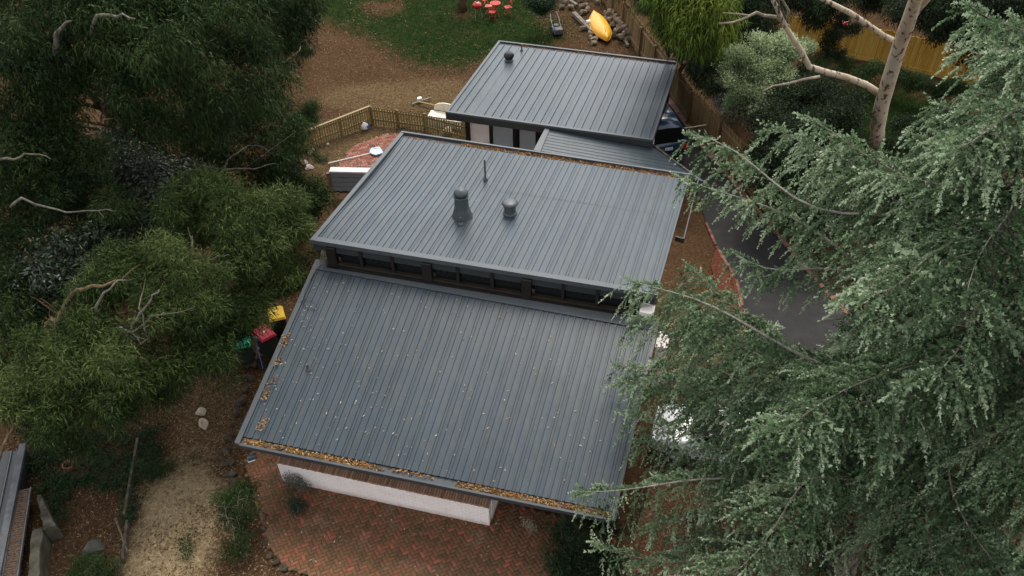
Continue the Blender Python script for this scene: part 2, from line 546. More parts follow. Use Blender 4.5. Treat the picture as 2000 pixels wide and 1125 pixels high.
def glassmat():
    mt, nt, b = _nt('window_glass')
    b.inputs['Base Color'].default_value = (0.006, 0.007, 0.007, 1)
    b.inputs['Roughness'].default_value = 0.08
    b.inputs['Specular IOR Level'].default_value = 0.25
    return mt
M['glass'] = glassmat()

def carpaint(name, c, rough=0.25):
    mt, nt, b = _nt(name)
    f = noise(nt, 2.5, 4)
    nt.links.new(ramp(nt, [tuple(q * 0.9 for q in c), c], f), b.inputs['Base Color'])
    b.inputs['Roughness'].default_value = rough
    b.inputs['Coat Weight'].default_value = 0.6
    b.inputs['Coat Roughness'].default_value = 0.1
    return mt
M['car_white'] = carpaint('white_car_paint', (0.66, 0.67, 0.69))
M['car_blue'] = carpaint('blue_car_paint', (0.006, 0.022, 0.055))

def roofmat(name, a, b_, rough):
    """painted ribbed steel: slightly mottled, dusty and streaked down the slope"""
    mt, nt, b = _nt(name)
    n1 = noise(nt, 0.5, 6, 0.6)
    n2 = noise(nt, 22, 5, 0.75)
    n3 = noise(nt, 5.0, 4, 0.6, sc3=(1.0, 0.12, 1))
    mr = nt.nodes.new('ShaderNodeMapRange'); mr.inputs[1].default_value = .3; mr.inputs[2].default_value = .7
    nt.links.new(n1, mr.inputs[0])
    c = ramp(nt, [a, b_], mr.outputs[0])
    c = mixc(nt, mathn(nt, 'MULTIPLY', mathn(nt, 'SUBTRACT', n2, 0.5), 1.2), c, tuple(min(1, q * 1.7) for q in b_))
    c = mixc(nt, mathn(nt, 'MULTIPLY', mathn(nt, 'SUBTRACT', n3, 0.46), 2.0), c, (0.060, 0.062, 0.052))
    n4 = noise(nt, 0.9, 7, 0.7, sc3=(1.0, .45, 1))
    c = mixc(nt, mathn(nt, 'MULTIPLY', mathn(nt, 'SUBTRACT', n4, 0.52), 2.6), c, (0.024, 0.031, 0.034))
    oi = nt.nodes.new('ShaderNodeObjectInfo').outputs['Random']
    c = mixc(nt, 0.22, c, ramp(nt, [(0.62, 0.62, 0.62), (1, 1, 1)], oi), 'MULTIPLY')
    nt.links.new(c, b.inputs['Base Color'])
    rr = nt.nodes.new('ShaderNodeMapRange'); rr.inputs[3].default_value = rough - 0.07; rr.inputs[4].default_value = rough + 0.12
    nt.links.new(n2, rr.inputs[0]); nt.links.new(rr.outputs[0], b.inputs['Roughness'])
    b.inputs['Specular IOR Level'].default_value = 0.36
    bump(nt, b, noise(nt, 1.6, 3), 0.08, 0.05)
    return mt
M['roof'] = roofmat('slate_grey_roof_steel', (0.020, 0.033, 0.043), (0.034, 0.050, 0.062), 0.34)
M['trim'] = roofmat('slate_grey_trim_steel', (0.050, 0.058, 0.064), (0.062, 0.071, 0.077), 0.38)
# ---------------------------------------------------------------- brick paving, driveway, paths (setting)
def sheet(name, px_pts, z, m_, wpts=None, kind='structure', sub=0.5):
    """a flat sheet that follows the ground, cut to an outline"""
    pg = np.array(wpts) if wpts is not None else poly(px_pts)
    b = MB()
    b.face([(p[0], p[1], gz(p[1]) + z) for p in pg])
    me = b.mesh(name, m_)
    import bmesh
    bm = bmesh.new(); bm.from_mesh(me)
    bmesh.ops.triangulate(bm, faces=bm.faces[:])
    y0, y1 = pg[:, 1].min(), pg[:, 1].max()
    for yy in np.arange(y0 + 1, y1, 1.0):
        bmesh.ops.bisect_plane(bm, geom=bm.verts[:] + bm.edges[:] + bm.faces[:], plane_co=(0, yy, 0), plane_no=(0, 1, 0))
    for v in bm.verts:
        v.co.z = gz(v.co.y) + z
    bm.to_mesh(me); bm.free()
    return tag(link(name, me), kind=kind)

def brick_mesh(name, L, W, H, m_):
    b = MB()
    e = 0.006
    lo = [(-L / 2, -W / 2, -H), (L / 2, -W / 2, -H), (L / 2, W / 2, -H), (-L / 2, W / 2, -H)]
    mid = [(x, y, -e) for x, y, _ in lo]
    top = [(x - math.copysign(e, x), y - math.copysign(e, y), 0) for x, y, _ in lo]
    n = 0
    b.v = lo + mid + top
    b.f = [(8, 9, 10, 11)]
    for k in range(4):
        q = (k + 1) % 4
        b.f += [(k, q, q + 4, k + 4), (k + 4, q + 4, q + 8, k + 8)]
    b.mi = [0] * len(b.f)
    return b.mesh(name, m_)

def herringbone(pg, holes, origin, ang, L):
    W = L / 2
    ca, sa = math.cos(ang), math.sin(ang)
    out = []
    R_ = int(max(np.ptp(pg[:, 0]), np.ptp(pg[:, 1])) / W) + 4
    cs = np.arange(-R_, R_ + 1)
    X, Y = np.meshgrid(cs, cs)
    mm = (X - Y) % 4
    for k, (dx, dy, vert) in {0: (1.0, .5, 0), 3: (.5, 1.0, 1)}.items():
        s = mm == k
        u, v = (X[s] + dx) * W, (Y[s] + dy) * W
        wx, wy = origin[0] + u * ca - v * sa, origin[1] + u * sa + v * ca
        ok = inside(wx, wy, pg)
        for h in holes:
            ok &= ~inside(wx, wy, h)
        for a, b_ in zip(wx[ok], wy[ok]):
            out.append((a, b_, ang + (math.pi / 2 if vert else 0)))
    return out

def lay_bricks(parent, places, L, m_obj, m_join, z, keep=300, gap=0.012, name='brick', jit=0.006):
    """the nearest ones are objects of their own, the rest one joined part"""
    places = sorted(places, key=lambda p: (p[0] * 0.35) ** 2 + (p[1] - 4) ** 2)
    me = brick_mesh(name, L - gap, L / 2 - gap, 0.05, m_obj)
    for x, y, a in places[:keep]:
        o = link(name, me, parent)
        o.location = (x, y, gz(y) + z + random.uniform(-jit, jit))
        o.rotation_euler = (random.uniform(-.012, .012), random.uniform(-.012, .012), a + random.uniform(-.025, .025))
    rest = places[keep:]
    if rest:
        tv = np.array([v.co[:] for v in me.vertices])
        tf = [tuple(p.vertices) for p in me.polygons]
        F = np.array(tf)
        ar = np.array(rest)
        n = len(ar)
        c, s = np.cos(ar[:, 2]), np.sin(ar[:, 2])
        V = np.empty((n, len(tv), 3))
        V[:, :, 0] = ar[:, 0, None] + tv[None, :, 0] * c[:, None] - tv[None, :, 1] * s[:, None]
        V[:, :, 1] = ar[:, 1, None] + tv[None, :, 0] * s[:, None] + tv[None, :, 1] * c[:, None]
        zz = -0.6 * np.clip((ar[:, 1] - 16) / 21, 0, 1.6) + z + rng.uniform(-jit, jit, n)
        V[:, :, 2] = tv[None, :, 2] + zz[:, None]
        FF = (F[None] + (np.arange(n) * len(tv))[:, None, None]).reshape(-1, 4)
        o = link(name + '_field', np_mesh(name + '_field', V.reshape(-1, 3), FF, m_join, np.repeat(rng.random(n), len(tv))), parent)
        o['kind'] = 'stuff'

W0, W1 = P(553, 940, 0), P(957, 1028, 0)
PAVE = np.array([P(500, 868, 0)[:2], P(478, 905, 0)[:2], P(500, 980, 0)[:2], P(520, 1060, 0)[:2], P(555, 1108, 0)[:2], P(700, 1155, 0)[:2], (-4, 10.2), (9, 9.0), (9, 15.2), (5.8, 16.6), (4.0, 15.5), (3.2, 13.6), P(1000, 985, 0)[:2], P(600, 890, 0)[:2]])
pv = sheet('paving', None, 0.004, M['joint'], wpts=PAVE)
lay_bricks(pv, herringbone(PAVE, [], (-3, 12.5), R(27), 0.23), 0.23, M['brick_o'], M['brick_t'], 0.022)
PATCH = poly([(752, 262), (800, 262), (720, 372), (640, 372), (655, 330), (690, 285)])
pt = sheet('patio', None, 0.004, M['joint'], wpts=PATCH)
lay_bricks(pt, herringbone(PATCH, [], (-7, 34), R(20), 0.23), 0.23, M['brick_patch_o'], M['brick_patch'], 0.014, keep=300, jit=0.012)

DRIVE = [P(1268, 262), P(1300, 300), P(1340, 345), P(1362, 376), P(1379, 436), P(1399, 482), P(1439, 547), P(1452, 605), P(1475, 680), P(1500, 760), P(1800, 760), P(1700, 640),
         P(1620, 560), P(1545, 478), P(1480, 400), P(1420, 326), P(1368, 270), P(1330, 226), P(1302, 186), P(1270, 150), P(1200, 160)]
sheet('driveway', None, 0.012, M['asphalt'], wpts=[p[:2] for p in DRIVE])
MULCH = [P(1399, 482), P(1438, 547), P(1451, 605), P(1460, 650), P(1428, 650), P(1408, 590), P(1388, 520)]
M['redmulch'] = nmat('red_bark_mulch', [(0.025, 0.010, 0.006), (0.085, 0.028, 0.016), (0.16, 0.058, 0.034)], 14, 0.95, 0.6, 0.1, detail=8)
sheet('mulch_strip', None, 0.030, M['redmulch'], wpts=[p[:2] for p in MULCH])

def edging(name, pxs, L, W, m_, z, w_off=0.0, skip=0.0):
    pts = [P(*p) for p in pxs]
    e = bpy.data.objects.new(name, None); col.objects.link(e)
    e.location = pts[0]; e['kind'] = 'structure'
    me = brick_mesh('brick', L - 0.012, W - 0.01, 0.08, m_)
    for a, b_ in zip(pts[:-1], pts[1:]):
        d = (b_ - a); n = int(d.length / L); d.normalize()
        for k in range(n):
            if random.random() < skip: continue
            p = a + d * (k + .5) * L
            o = link('brick', me, e)
            o.location = (p.x, p.y, gz(p.y) + z + random.uniform(-.006, .006))
            o.rotation_euler = (0, 0, math.atan2(d.y, d.x) + random.uniform(-.05, .05))
            # own space of the edging root
    return e
edging('brick_edging', [(1303, 192), (1340, 240), (1368, 280), (1400, 318)], 0.24, 0.30, M['brick_pink'], 0.05)
edging('brick_edging', [(1400, 318), (1480, 412), (1540, 484), (1610, 566), (1690, 650)], 0.23, 0.2, M['brick_edge'], 0.05)
edging('brick_edging', [(1379, 436), (1399, 482), (1438, 547), (1451, 605), (1472, 668)], 0.23, 0.12, M['brick_edge'], 0.05)

# ---------------------------------------------------------------- the house
LQ = [P(459, 867, 2.58), P(1198, 1017, 2.58), P(1287, 632, 4.22), P(617, 510, 4.22)]
UQ = [P(608, 469, 5.12), P(1284, 577, 5.12), P(1349, 343, 4.41), P(784, 259, 4.41)]
CQ = [P(871, 219, 1.92), P(1275, 274, 1.92), P(1324.5, 122.5, 1.42), P(974, 81, 1.42)]
KQ = [P(1047, 293, 1.72), P(1368, 352, 1.42), P(1270, 280, 1.50), P(1070, 247, 1.80)]

class Quad:
    def __init__(s, q):
        s.q = q
        s.n = (q[1] - q[0]).cross(q[3] - q[0]).normalized()
        s.W = ((q[1] - q[0]).length + (q[2] - q[3]).length) / 2
        s.D = ((q[3] - q[0]).length + (q[2] - q[1]).length) / 2
    def at(s, u, v, h=0.0):
        a, b, c, d = s.q
        return a * (1 - u) * (1 - v) + b * u * (1 - v) + c * u * v + d * (1 - u) * v + s.n * h
    def hit(s, px, py, h=0.0):
        d = ray(px, py)
        o = Vector((0, 0, CH))
        t = (s.q[0] + s.n * h - o).dot(s.n) / d.dot(s.n)
        return o + d * t
    def strip(s, b, u0, u1, v0, v1, h0, h1):
        return b.hexa([s.at(u0, v0, h0), s.at(u1, v0, h0), s.at(u1, v1, h0), s.at(u0, v1, h0),
                       s.at(u0, v0, h1), s.at(u1, v0, h1), s.at(u1, v1, h1), s.at(u0, v1, h1)])

def ribbed_roof(parent, quad, label, ribs, per, v0, v1, u0, u1, along='v', rh=0.023, rw=0.042, nseg=4, dip=None, slab=0.16):
    """deck slab > roof_sheet (each carrying a few ribs)"""
    Q = quad
    b = MB()
    Q.strip(b, 0.006, 0.994, 0.006, 0.994, -slab - 0.12, -0.17 if dip else -0.12)
    deck = b.build('roof', M['fascia'], parent)
    deck['label'] = label
    span = Q.W if along == 'v' else Q.D
    cuts = [u0]
    for k in range(per, len(ribs), per):
        cuts.append((ribs[k - 1] + ribs[k]) / 2)
    cuts.append(u1)
    for i in range(len(cuts) - 1):
        c0, c1 = cuts[i], cuts[i + 1]
        pr = [(c0 + (0.0006 if i else 0), 0.0)]
        for r in ribs:
            if c0 < r < c1:
                e = rw / span / 2
                pr += [(r - e * 1.55, 0), (r - e, rh), (r + e, rh), (r + e * 1.55, 0)]
        pr.append((c1 - 0.0006, 0.0))
        m_ = MB()
        hs_ = random.uniform(-.003, .003)
        for k in range(nseg + 1):
            t = v0 + (v1 - v0) * k / nseg
            for u, h in pr:
                dz = dip(u, t) if dip else 0
                p = Q.at(u, t, h + hs_ + dz) if along == 'v' else Q.at(t, u, h + hs_ + dz)
                m_.v.append(tuple(p))
        n = len(pr)
        for k in range(nseg):
            for j in range(n - 1):
                a = k * n + j
                f = (a, a + 1, a + 1 + n, a + n)
                m_.f.append(f if along == 'v' else f[::-1]); m_.mi.append(0)
        m_.build('roof_sheet', M['roof'], deck)
    return deck

house = empty('house', P(800, 700, 0), 'low house with two staggered grey ribbed metal roofs and clerestory windows between', 'house')
LR, UR, CR, KR = Quad(LQ), Quad(UQ), Quad(CQ), Quad(KQ)

# lower roof
nrib = 51
lr = ribbed_roof(house, LR, 'lower front roof', [0.018 + i * (0.985 - 0.018) / nrib for i in range(nrib + 1)], 3, 0.040, 0.952, 0.013, 0.996)
b = MB(); LR.strip(b, -0.001, 0.013, 0.002, 0.998, -0.19, 0.045); b.build('barge_board', M['trim'], lr)
b = MB(); LR.strip(b, 0.994, 1.001, 0.002, 0.998, -0.19, 0.03); b.build('barge_board', M['gutter'], lr)
b = MB(); LR.strip(b, 0.0, 1.0, 0.953, 1.008, -0.03, 0.046); b.build('apron_flashing', M['trim'], lr)
gl = MB()
LR.strip(gl, 0.0135, 0.9935, -0.004, 0.006, -0.20, 0.035)
LR.strip(gl, 0.0135, 0.9935, 0.0065, 0.0395, -0.12, -0.055)
gl.build('gutter', M['gutter'], lr)

# upper roof: its sheets dip a little where the pitch changes towards the back
def dipU(u, t):
    return -0.10 * max(0.0, math.sin(math.pi * min(max((t - 0.25) / 0.72, 0), 1))) * max(0, 1 - u / 0.75)
ur = ribbed_roof(house, UR, 'upper rear roof', [0.017 + i * (0.988 - 0.017) / nrib for i in range(nrib + 1)], 3, 0.022, 0.955, 0.012, 0.998, nseg=10, dip=dipU)
b = MB(); UR.strip(b, -0.001, 0.0125, 0.0, 1.0, -0.2, 0.045); b.build('barge_board', M['trim'], ur)
b = MB(); UR.strip(b, -0.002, 1.0, -0.006, 0.023, -0.10, 0.041); b.build('eave_flashing', M['trim'], ur)
b = MB(); UR.strip(b, 0.004, 0.996, 0.0, 0.012, -0.34, -0.101); b.build('fascia_board', M['fascia'], ur)
gl = MB()
UR.strip(gl, 0.0, 1.012, 0.992, 1.004, -0.16, 0.06)
UR.strip(gl, 0.013, 1.0, 0.9555, 0.9915, -0.13, -0.05)
gl.build('gutter', M['gutter'], ur)
b = MB()     # outrigger board that carries the edge past the wall, with a gap to the roof
pA, pB = UR.at(1.0, 1.0, 0) + AX * 0.30, UR.at(1.0, 0.42, 0) + AX * 0.33
b.bar(pA, pB, 0.035, 0.14)
b.build('outrigger_board', M['fascia'], ur)
b = MB(); b.bar(UR.at(1.006, 0.44, -.05), pB, 0.07, 0.16); b.build('outrigger_bracket', M['darkwood'], ur)

# lap line where two lengths of upper sheet overlap
b = MB(); UR.strip(b, 0.42, 0.992, 0.600, 0.6025, 0.001, 0.0045); b.build('sheet_lap', M['fascia'], ur)

# clerestory
E0, E1 = P(640, 520, 4.24), P(1254, 622, 4.24)
dE = (E1 - E0); LE = dE.length; dE.normalize(); nE = Vector((-dE.y, dE.x, 0))
def Ept(f, z, off=0): return E0 + dE * (f * LE) + nE * off + ZX * (z - 4.24)
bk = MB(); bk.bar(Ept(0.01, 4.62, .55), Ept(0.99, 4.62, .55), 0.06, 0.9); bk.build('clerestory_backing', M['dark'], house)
posts = [0.022, 0.335, 0.648, 0.978]
mull = [(0.118, 0.222), (0.432, 0.540), (0.758, 0.862)]
for i in range(3):
    a, c = posts[i], posts[i + 1]
    w = MB(); w.bar(Ept(a, 4.36, .10), Ept(c, 4.36, .10), 0.16, 0.07)
    wf = w.build('clerestory_window', M['sill'], house)
    edges = [a + .018, *mull[i], c - .018]
    for k in range(3):
        g = MB(); g.bar(Ept(edges[k] + .004, 4.72, .16), Ept(edges[k + 1] - .004, 4.72, .16), 0.02, 0.64)
        g.build('pane', M['glass'], wf)
    for f in mull[i]:
        g = MB(); g.bar(Ept(f, 4.30, .08), Ept(f, 5.0, .08), 0.10, 0.11, up=nE); g.build('mullion', M['darkwood'], wf)
for f in posts:
    g = MB(); g.bar(Ept(f, 4.22, .04), Ept(f, 5.0, .04), 0.30, 0.16, up=nE); g.build('post', M['darkwood'], house)
g = MB(); g.bar(Ept(0.0, 4.26, .06), Ept(1.0, 4.26, .06), 0.2, 0.1); g.build('clerestory_base', M['darkwood'], house)
c = P(1263, 612, 4.55)
g = MB(); g.box(c + Vector((.02, .1, -.35)), (0.42, 0.4, 0.9), R(-15)); g.build('parapet_pier', M['white'], house, bevel=.01)

# body of the house under the roofs
def prism(b, pts, z0, z1):
    n = len(pts)
    k = len(b.v)
    b.v += [(p[0], p[1], z0) for p in pts] + [(p[0], p[1], z1) for p in pts]
    b.f.append(tuple(k + i for i in range(n))[::-1]); b.f.append(tuple(k + n + i for i in range(n)))
    for i in range(n):
        b.f.append((k + i, k + (i + 1) % n, k + n + (i + 1) % n, k + n + i))
    b.mi += [0] * (n + 2)
    return b
def iq(Q, u0, u1, v0, v1): return [Q.at(u0, v0), Q.at(u1, v0), Q.at(u1, v1), Q.at(u0, v1)]
prism(MB(), iq(LR, .07, .93, .5, .98), -0.05, 2.65).build('wall', M['white'], house)
prism(MB(), [Ept(.01, 0, .3), Ept(.985, 0, .3), UR.at(.94, .88), UR.at(.06, .88)], -0.3, 4.25).build('wall', M['white'], house)

# front wall with soldier sill bricks and the window band above
dW = (W1 - W0); LW = dW.length; dW.normalize(); nW = Vector((-dW.y, dW.x, 0))
HW = 0.93
fw = MB(); fw.bar(W0 + dW * .02 + nW * 0.14 + ZX * (HW / 2 - .03), W1 - dW * .02 + nW * 0.14 + ZX * (HW / 2 - .03), 0.24, HW - 0.01)
front = fw.build('front_wall', M['white_wall'], house)
pb = MB()
course = 0.086
for r_ in range(int(HW / course)):
    x = -0.12 if r_ % 2 else 0.0
    while x < LW:
        x0, x1 = max(x, 0) + .005, min(x + .24, LW) - .005
        if x1 - x0 > .03:
            d_ = 0.0 + random.uniform(-.003, .003)
            c0 = W0 + dW * (x0 + x1) / 2 + nW * (0.016 - d_) + ZX * ((r_ + .5) * course)
            pb.box(c0, (x1 - x0, 0.03, course - .010), ax=(dW, nW, ZX))
        x += .24
o = pb.build('painted_brick', M['white_wall'], front); o['kind'] = 'stuff'
sb = MB(); sb.bar(W1 - dW * .11 + nW * .27 + ZX * (HW / 2), W1 - dW * .11 + nW * 2.6 + ZX * (HW / 2), .22, HW); sb.build('wall_return', M['white_wall'], front)
sbm = brick_mesh('sill_brick', 0.27, 0.070, 0.075, M['brick_cap'])
nb = int(LW / 0.0815)
for k in range(nb):
    p = W0 + dW * (k + .5) * LW / nb + nW * 0.12 + ZX * (HW + 0.075)
    o = link('sill_brick', sbm, front)
    o.matrix_parent_inverse = o.matrix_parent_inverse
    o.location = p + nW * random.uniform(-.008, .008)
    o.rotation_euler = (random.uniform(-.02, .02), -0.14 + random.uniform(-.03, .03), math.atan2(nW.y, nW.x) + random.uniform(-.02, .02))
g = MB(); g.bar(W0 + nW * .36 + ZX * 1.75, W1 + nW * .36 + ZX * 1.75, .04, 1.5); g.build('front_window', M['glass'], house)

# flue, vents, pipes and lights
def on(Q, px, py): return Q.hit(px, py)
f0 = on(UR, 903, 421)
flue = MB().lathe(f0 + ZX * -.12, [(.34, 0), (.34, .14), (.315, .2), (.25, .42)], 24).build('flue', M['fascia'], house, smooth=False)
M['vent'] = nmat('grey_green_vent_paint', [(0.045, 0.055, 0.056), (0.065, 0.078, 0.078)], 4, 0.5)
for q in (flue,):
    q.data.materials[0] = M['vent']
MB().lathe(f0 + ZX * .26, [(.245, 0), (.215, .50)], 24).build('flue_pipe', M['vent'], flue)
MB().lathe(f0 + ZX * .79, [(.14, -.08), (.14, .1)], 20).build('flue_collar', M['rust_steel'], flue)
MB().lathe(f0 + ZX * .72, [(.24, 0), (.255, .03), (.24, .06)], 24).build('flue_band', M['trim'], flue)
MB().lathe(f0 + ZX * .83, [(.23, 0), (.245, .03), (.21, .11), (.12, .18), (.01, .205)], 24).build('flue_cap', M['trim'], flue, smooth=True)
v0_ = on(UR, 996, 416)
vent = MB().lathe(v0_ + ZX * -.1, [(.25, 0), (.24, .13), (.195, .17), (.19, .46)], 22).build('roof_vent', M['vent'], house)
MB().lathe(v0_ + ZX * .37, [(.12, -.02), (.26, .0), (.27, .025), (.17, .07), (.01, .09)], 24).build('vent_cap', M['trim'], vent, smooth=True)
def pipe(Q, px, py, h, r):
    p = on(Q, px, py)
    o = MB().tube([p - ZX * .05, p + ZX * h], r, 10).build('vent_pipe', M['vent'], house if Q is not CR else carport)
    MB().lathe(p - ZX * .03, [(r * 2.6, 0), (r * 2.4, .06), (r * 1.1, .1)], 14).build('pipe_flashing', M['rust_steel'], o)
pipe(UR, 948, 350, .78, .032)
pipe(UR, 900, 438, .26, .035)
pipe(LR, 602, 722, .22, .035)
# loose cable lying in a loop on the lower roof
cb = [on(LR, *q) for q in ((588, 592), (600, 585), (614, 590), (620, 600), (612, 608), (599, 603), (592, 592), (597, 570), (612, 540), (628, 520))]
tag(MB().tube([p + LR.n * .06 for p in cb], .008, 5).build('cable', M['black']), 'thin black cable looped on the left edge of the lower roof', 'cable')
# flood light under the front gutter, sensor light under the upper eave
fl = P(492, 893, 2.25)
lamp = empty('flood_light', fl, 'small grey flood light hanging under the front gutter near its left end', 'light')
MB().box(fl, (.26, .14, .15), R(25)).build('lamp_housing', M['gutter'], lamp, bevel=.02)
MB().box(fl + Vector((-.02, -.05, -.07)), (.2, .10, .02), R(25)).build('lens', M['whitep'], lamp)
MB().tube([fl + ZX * .05, fl + Vector((.08, .18, .25))], .018, 8).build('bracket', M['gutter'], lamp)
sl = P(1236, 588, 4.75)
lamp = empty('sensor_light', sl, 'white round sensor light under the upper eave beside the white pier', 'light')
MB().lathe(sl - ZX * .06, [(.02, -.02), (.07, .02), (.085, .07), (.05, .13)], 14).build('lamp_shade', M['whitep'], lamp, smooth=True)
MB().tube([sl + ZX * .06, sl + Vector((-.02, .22, .1))], .015, 6).build('bracket', M['whitep'], lamp)
sl = P(634, 500, 4.6)
pl = empty('hanging_plant', sl, 'thin pale dried stems hanging beside the left clerestory post', 'plant')
hp = MB()
for k in range(6):
    a = sl + Vector((random.uniform(-.08, .08), random.uniform(-.05, .05), .25))
    hp.tube([a, a + Vector((random.uniform(-.1, .1), -.05, -.25)), a + Vector((random.uniform(-.15, .15), -.05, -.5))], .012, 5)
hp.build('stem', M['twig'], pl)

# ---------------------------------------------------------------- carport and studio
carport = empty('carport', P(1090, 330), 'grey metal roofed carport with a studio at its left behind the house', 'carport')
cribs = [0.043, 0.083] + [0.182 + 0.0397 * k for k in range(21)]
cr = ribbed_roof(carport, CR, 'carport roof with one flat unribbed strip', cribs, 2, 0.012, 0.955, 0.012, 0.992, rh=0.04, rw=0.05)
b = MB(); CR.strip(b, -0.001, 0.0125, 0.0, 1.0, -0.2, 0.045); b.build('barge_board', M['trim'], cr)
b = MB(); CR.strip(b, 0.992, 1.001, 0.0, 1.0, -0.2, 0.045); b.build('barge_board', M['trim'], cr)
b = MB(); CR.strip(b, -0.001, 1.001, -0.004, 0.0122, -0.34, 0.03); b.build('fascia_board', M['fascia'], cr)
b = MB(); CR.strip(b, -0.001, 1.001, -0.006, 0.012, -0.05, 0.042); b.build('eave_flashing', M['trim'], cr)
gl = MB(); CR.strip(gl, 0.0, 1.0, 0.99, 1.003, -0.15, 0.05); CR.strip(gl, 0.013, .99, 0.9555, 0.9895, -0.1, -0.04); gl.build('gutter', M['gutter'], cr)
pipe(CR, 1019, 99, .34, .035)
w0 = on(CR, 994, 118)
wv = MB().lathe(w0 - ZX * .1, [(.24, 0), (.23, .14), (.17, .18), (.17, .24)], 18).build('roof_ventilator', M['vent'], carport)
MB().lathe(w0 + ZX * .10, [(.16, 0), (.22, .07), (.235, .16), (.215, .26), (.13, .34), (.02, .36)], 22).build('ventilator_core', M['fascia'], wv, smooth=True)
for k in range(22):
    a0 = 2 * math.pi * k / 22
    wb = MB(); prev = None
    for j in range(7):
        t = j / 6
        r_ = .16 + .10 * math.sin(math.pi * (.1 + .85 * t))  - .14 * max(0, t - .6) * 2
        a = a0 + .4 * t
        p = w0 + Vector((math.cos(a) * r_, math.sin(a) * r_, .10 + .36 * t))
        q = p + Vector((-math.sin(a), math.cos(a), 0)) * .035 - Vector((math.cos(a), math.sin(a), 0)) * .03
        if prev: wb.face([prev[0], prev[1], q, p])
        prev = (p, q)
    wb.build('turbine_vane', M['trim'], wv)
# studio walls under the left part
S0 = P(913, 279); S0.z = gz(S0.y)
def Spt(d, z, off=0): return S0 + AX * d + BX * off + ZX * z
zt = 2.25
prism(MB(), [Spt(.1, 0, .12), Spt(5.6, 0, .12), Spt(5.6, 0, 4.6), Spt(.1, 0, 4.6)], -0.8, 1.30).build('wall', M['dark'], carport)
for x0, x1, mk in ((.16, 1.12, 'white'), (1.30, 2.28, 'panelgrey'), (2.62, 3.4, 'panelgrey'), (3.75, 5.2, 'panelgrey')):
    g = MB(); g.bar(Spt(x0, 1.0, .09), Spt(x1, 1.0, .09), .04, zt); g.build('wall_panel', M[mk], carport)
for x in (.05, 1.21, 2.45, 3.56):
    g = MB(); g.bar(Spt(x, -.1, .05), Spt(x, zt, .05), .2 if x != 1.21 else .14, .16, up=BX); g.build('post', M['darkwood'], carport)
c0 = CR.at(.985, .06)
g = MB(); g.box((c0.x, c0.y, 0.55), (.3, .3, 2.4), R(-15)); g.build('post', M['white'], carport)
c0 = CR.at(.965, .93)
g = MB(); g.box((c0.x, c0.y, 0.25), (.3, .3, 2.2), R(-15)); g.build('post', M['darkwood'], carport)
# low link roof, ribs running across
lk = ribbed_roof(carport, KR, 'low link roof between house and carport', [0.10 + .115 * i for i in range(8)], 2, 0.02, 0.985, 0.0, 1.0, along='u', slab=.14, rh=.014)
b = MB(); KR.strip(b, -0.012, 0.03, -.05, 1.0, -0.16, 0.05); b.build('barge_board', M['trim'], lk)
b = MB(); KR.strip(b, 0.982, 1.004, -.05, 1.03, -0.18, 0.06); b.build('gutter', M['gutter'], lk)

# gate across the drive
ga, gb = P(1290, 298), P(1372, 285)
ga.z = gz(ga.y) + .03; gb.z = gz(gb.y) + .03
gate = empty('metal_gate', ga, 'thin rusty framed wire gate across the driveway in front of the blue car', 'gate')
for h in (.05, 1.08):
    MB().tube([ga + ZX * h, gb + ZX * h], .032, 8).build('rail', M['stone'], gate)
for f in (0, .53, 1.0):
    p = ga.lerp(gb, f)
    MB().tube([p, p + ZX * 1.1], .02, 8).build('upright', M['rust_steel'], gate)
wm = MB()
for k in range(1, 26):
    p = ga.lerp(gb, k / 26); wm.tube([p + ZX * .06, p + ZX * 1.07], .0035, 4, cap=False)
for k in range(1, 6):
    wm.tube([ga + ZX * (.05 + k * .17), gb + ZX * (.05 + k * .17)], .0035, 4, cap=False)
o = wm.build('wire_mesh', M['rust_steel'], gate); o['kind'] = 'stuff'
M['leafbed'] = nmat('packed_brown_leaves', [(0.03, 0.017, 0.01), (0.085, 0.05, 0.027), (0.16, 0.105, 0.06)], 16, 0.95, 0.6, 0.1, detail=8)
M['oldsleeper'] = nmat('dark_weathered_sleeper', [(0.035, 0.028, 0.02), (0.08, 0.066, 0.048), (0.13, 0.11, 0.085)], 4, 0.9, 0.5, 0.2)
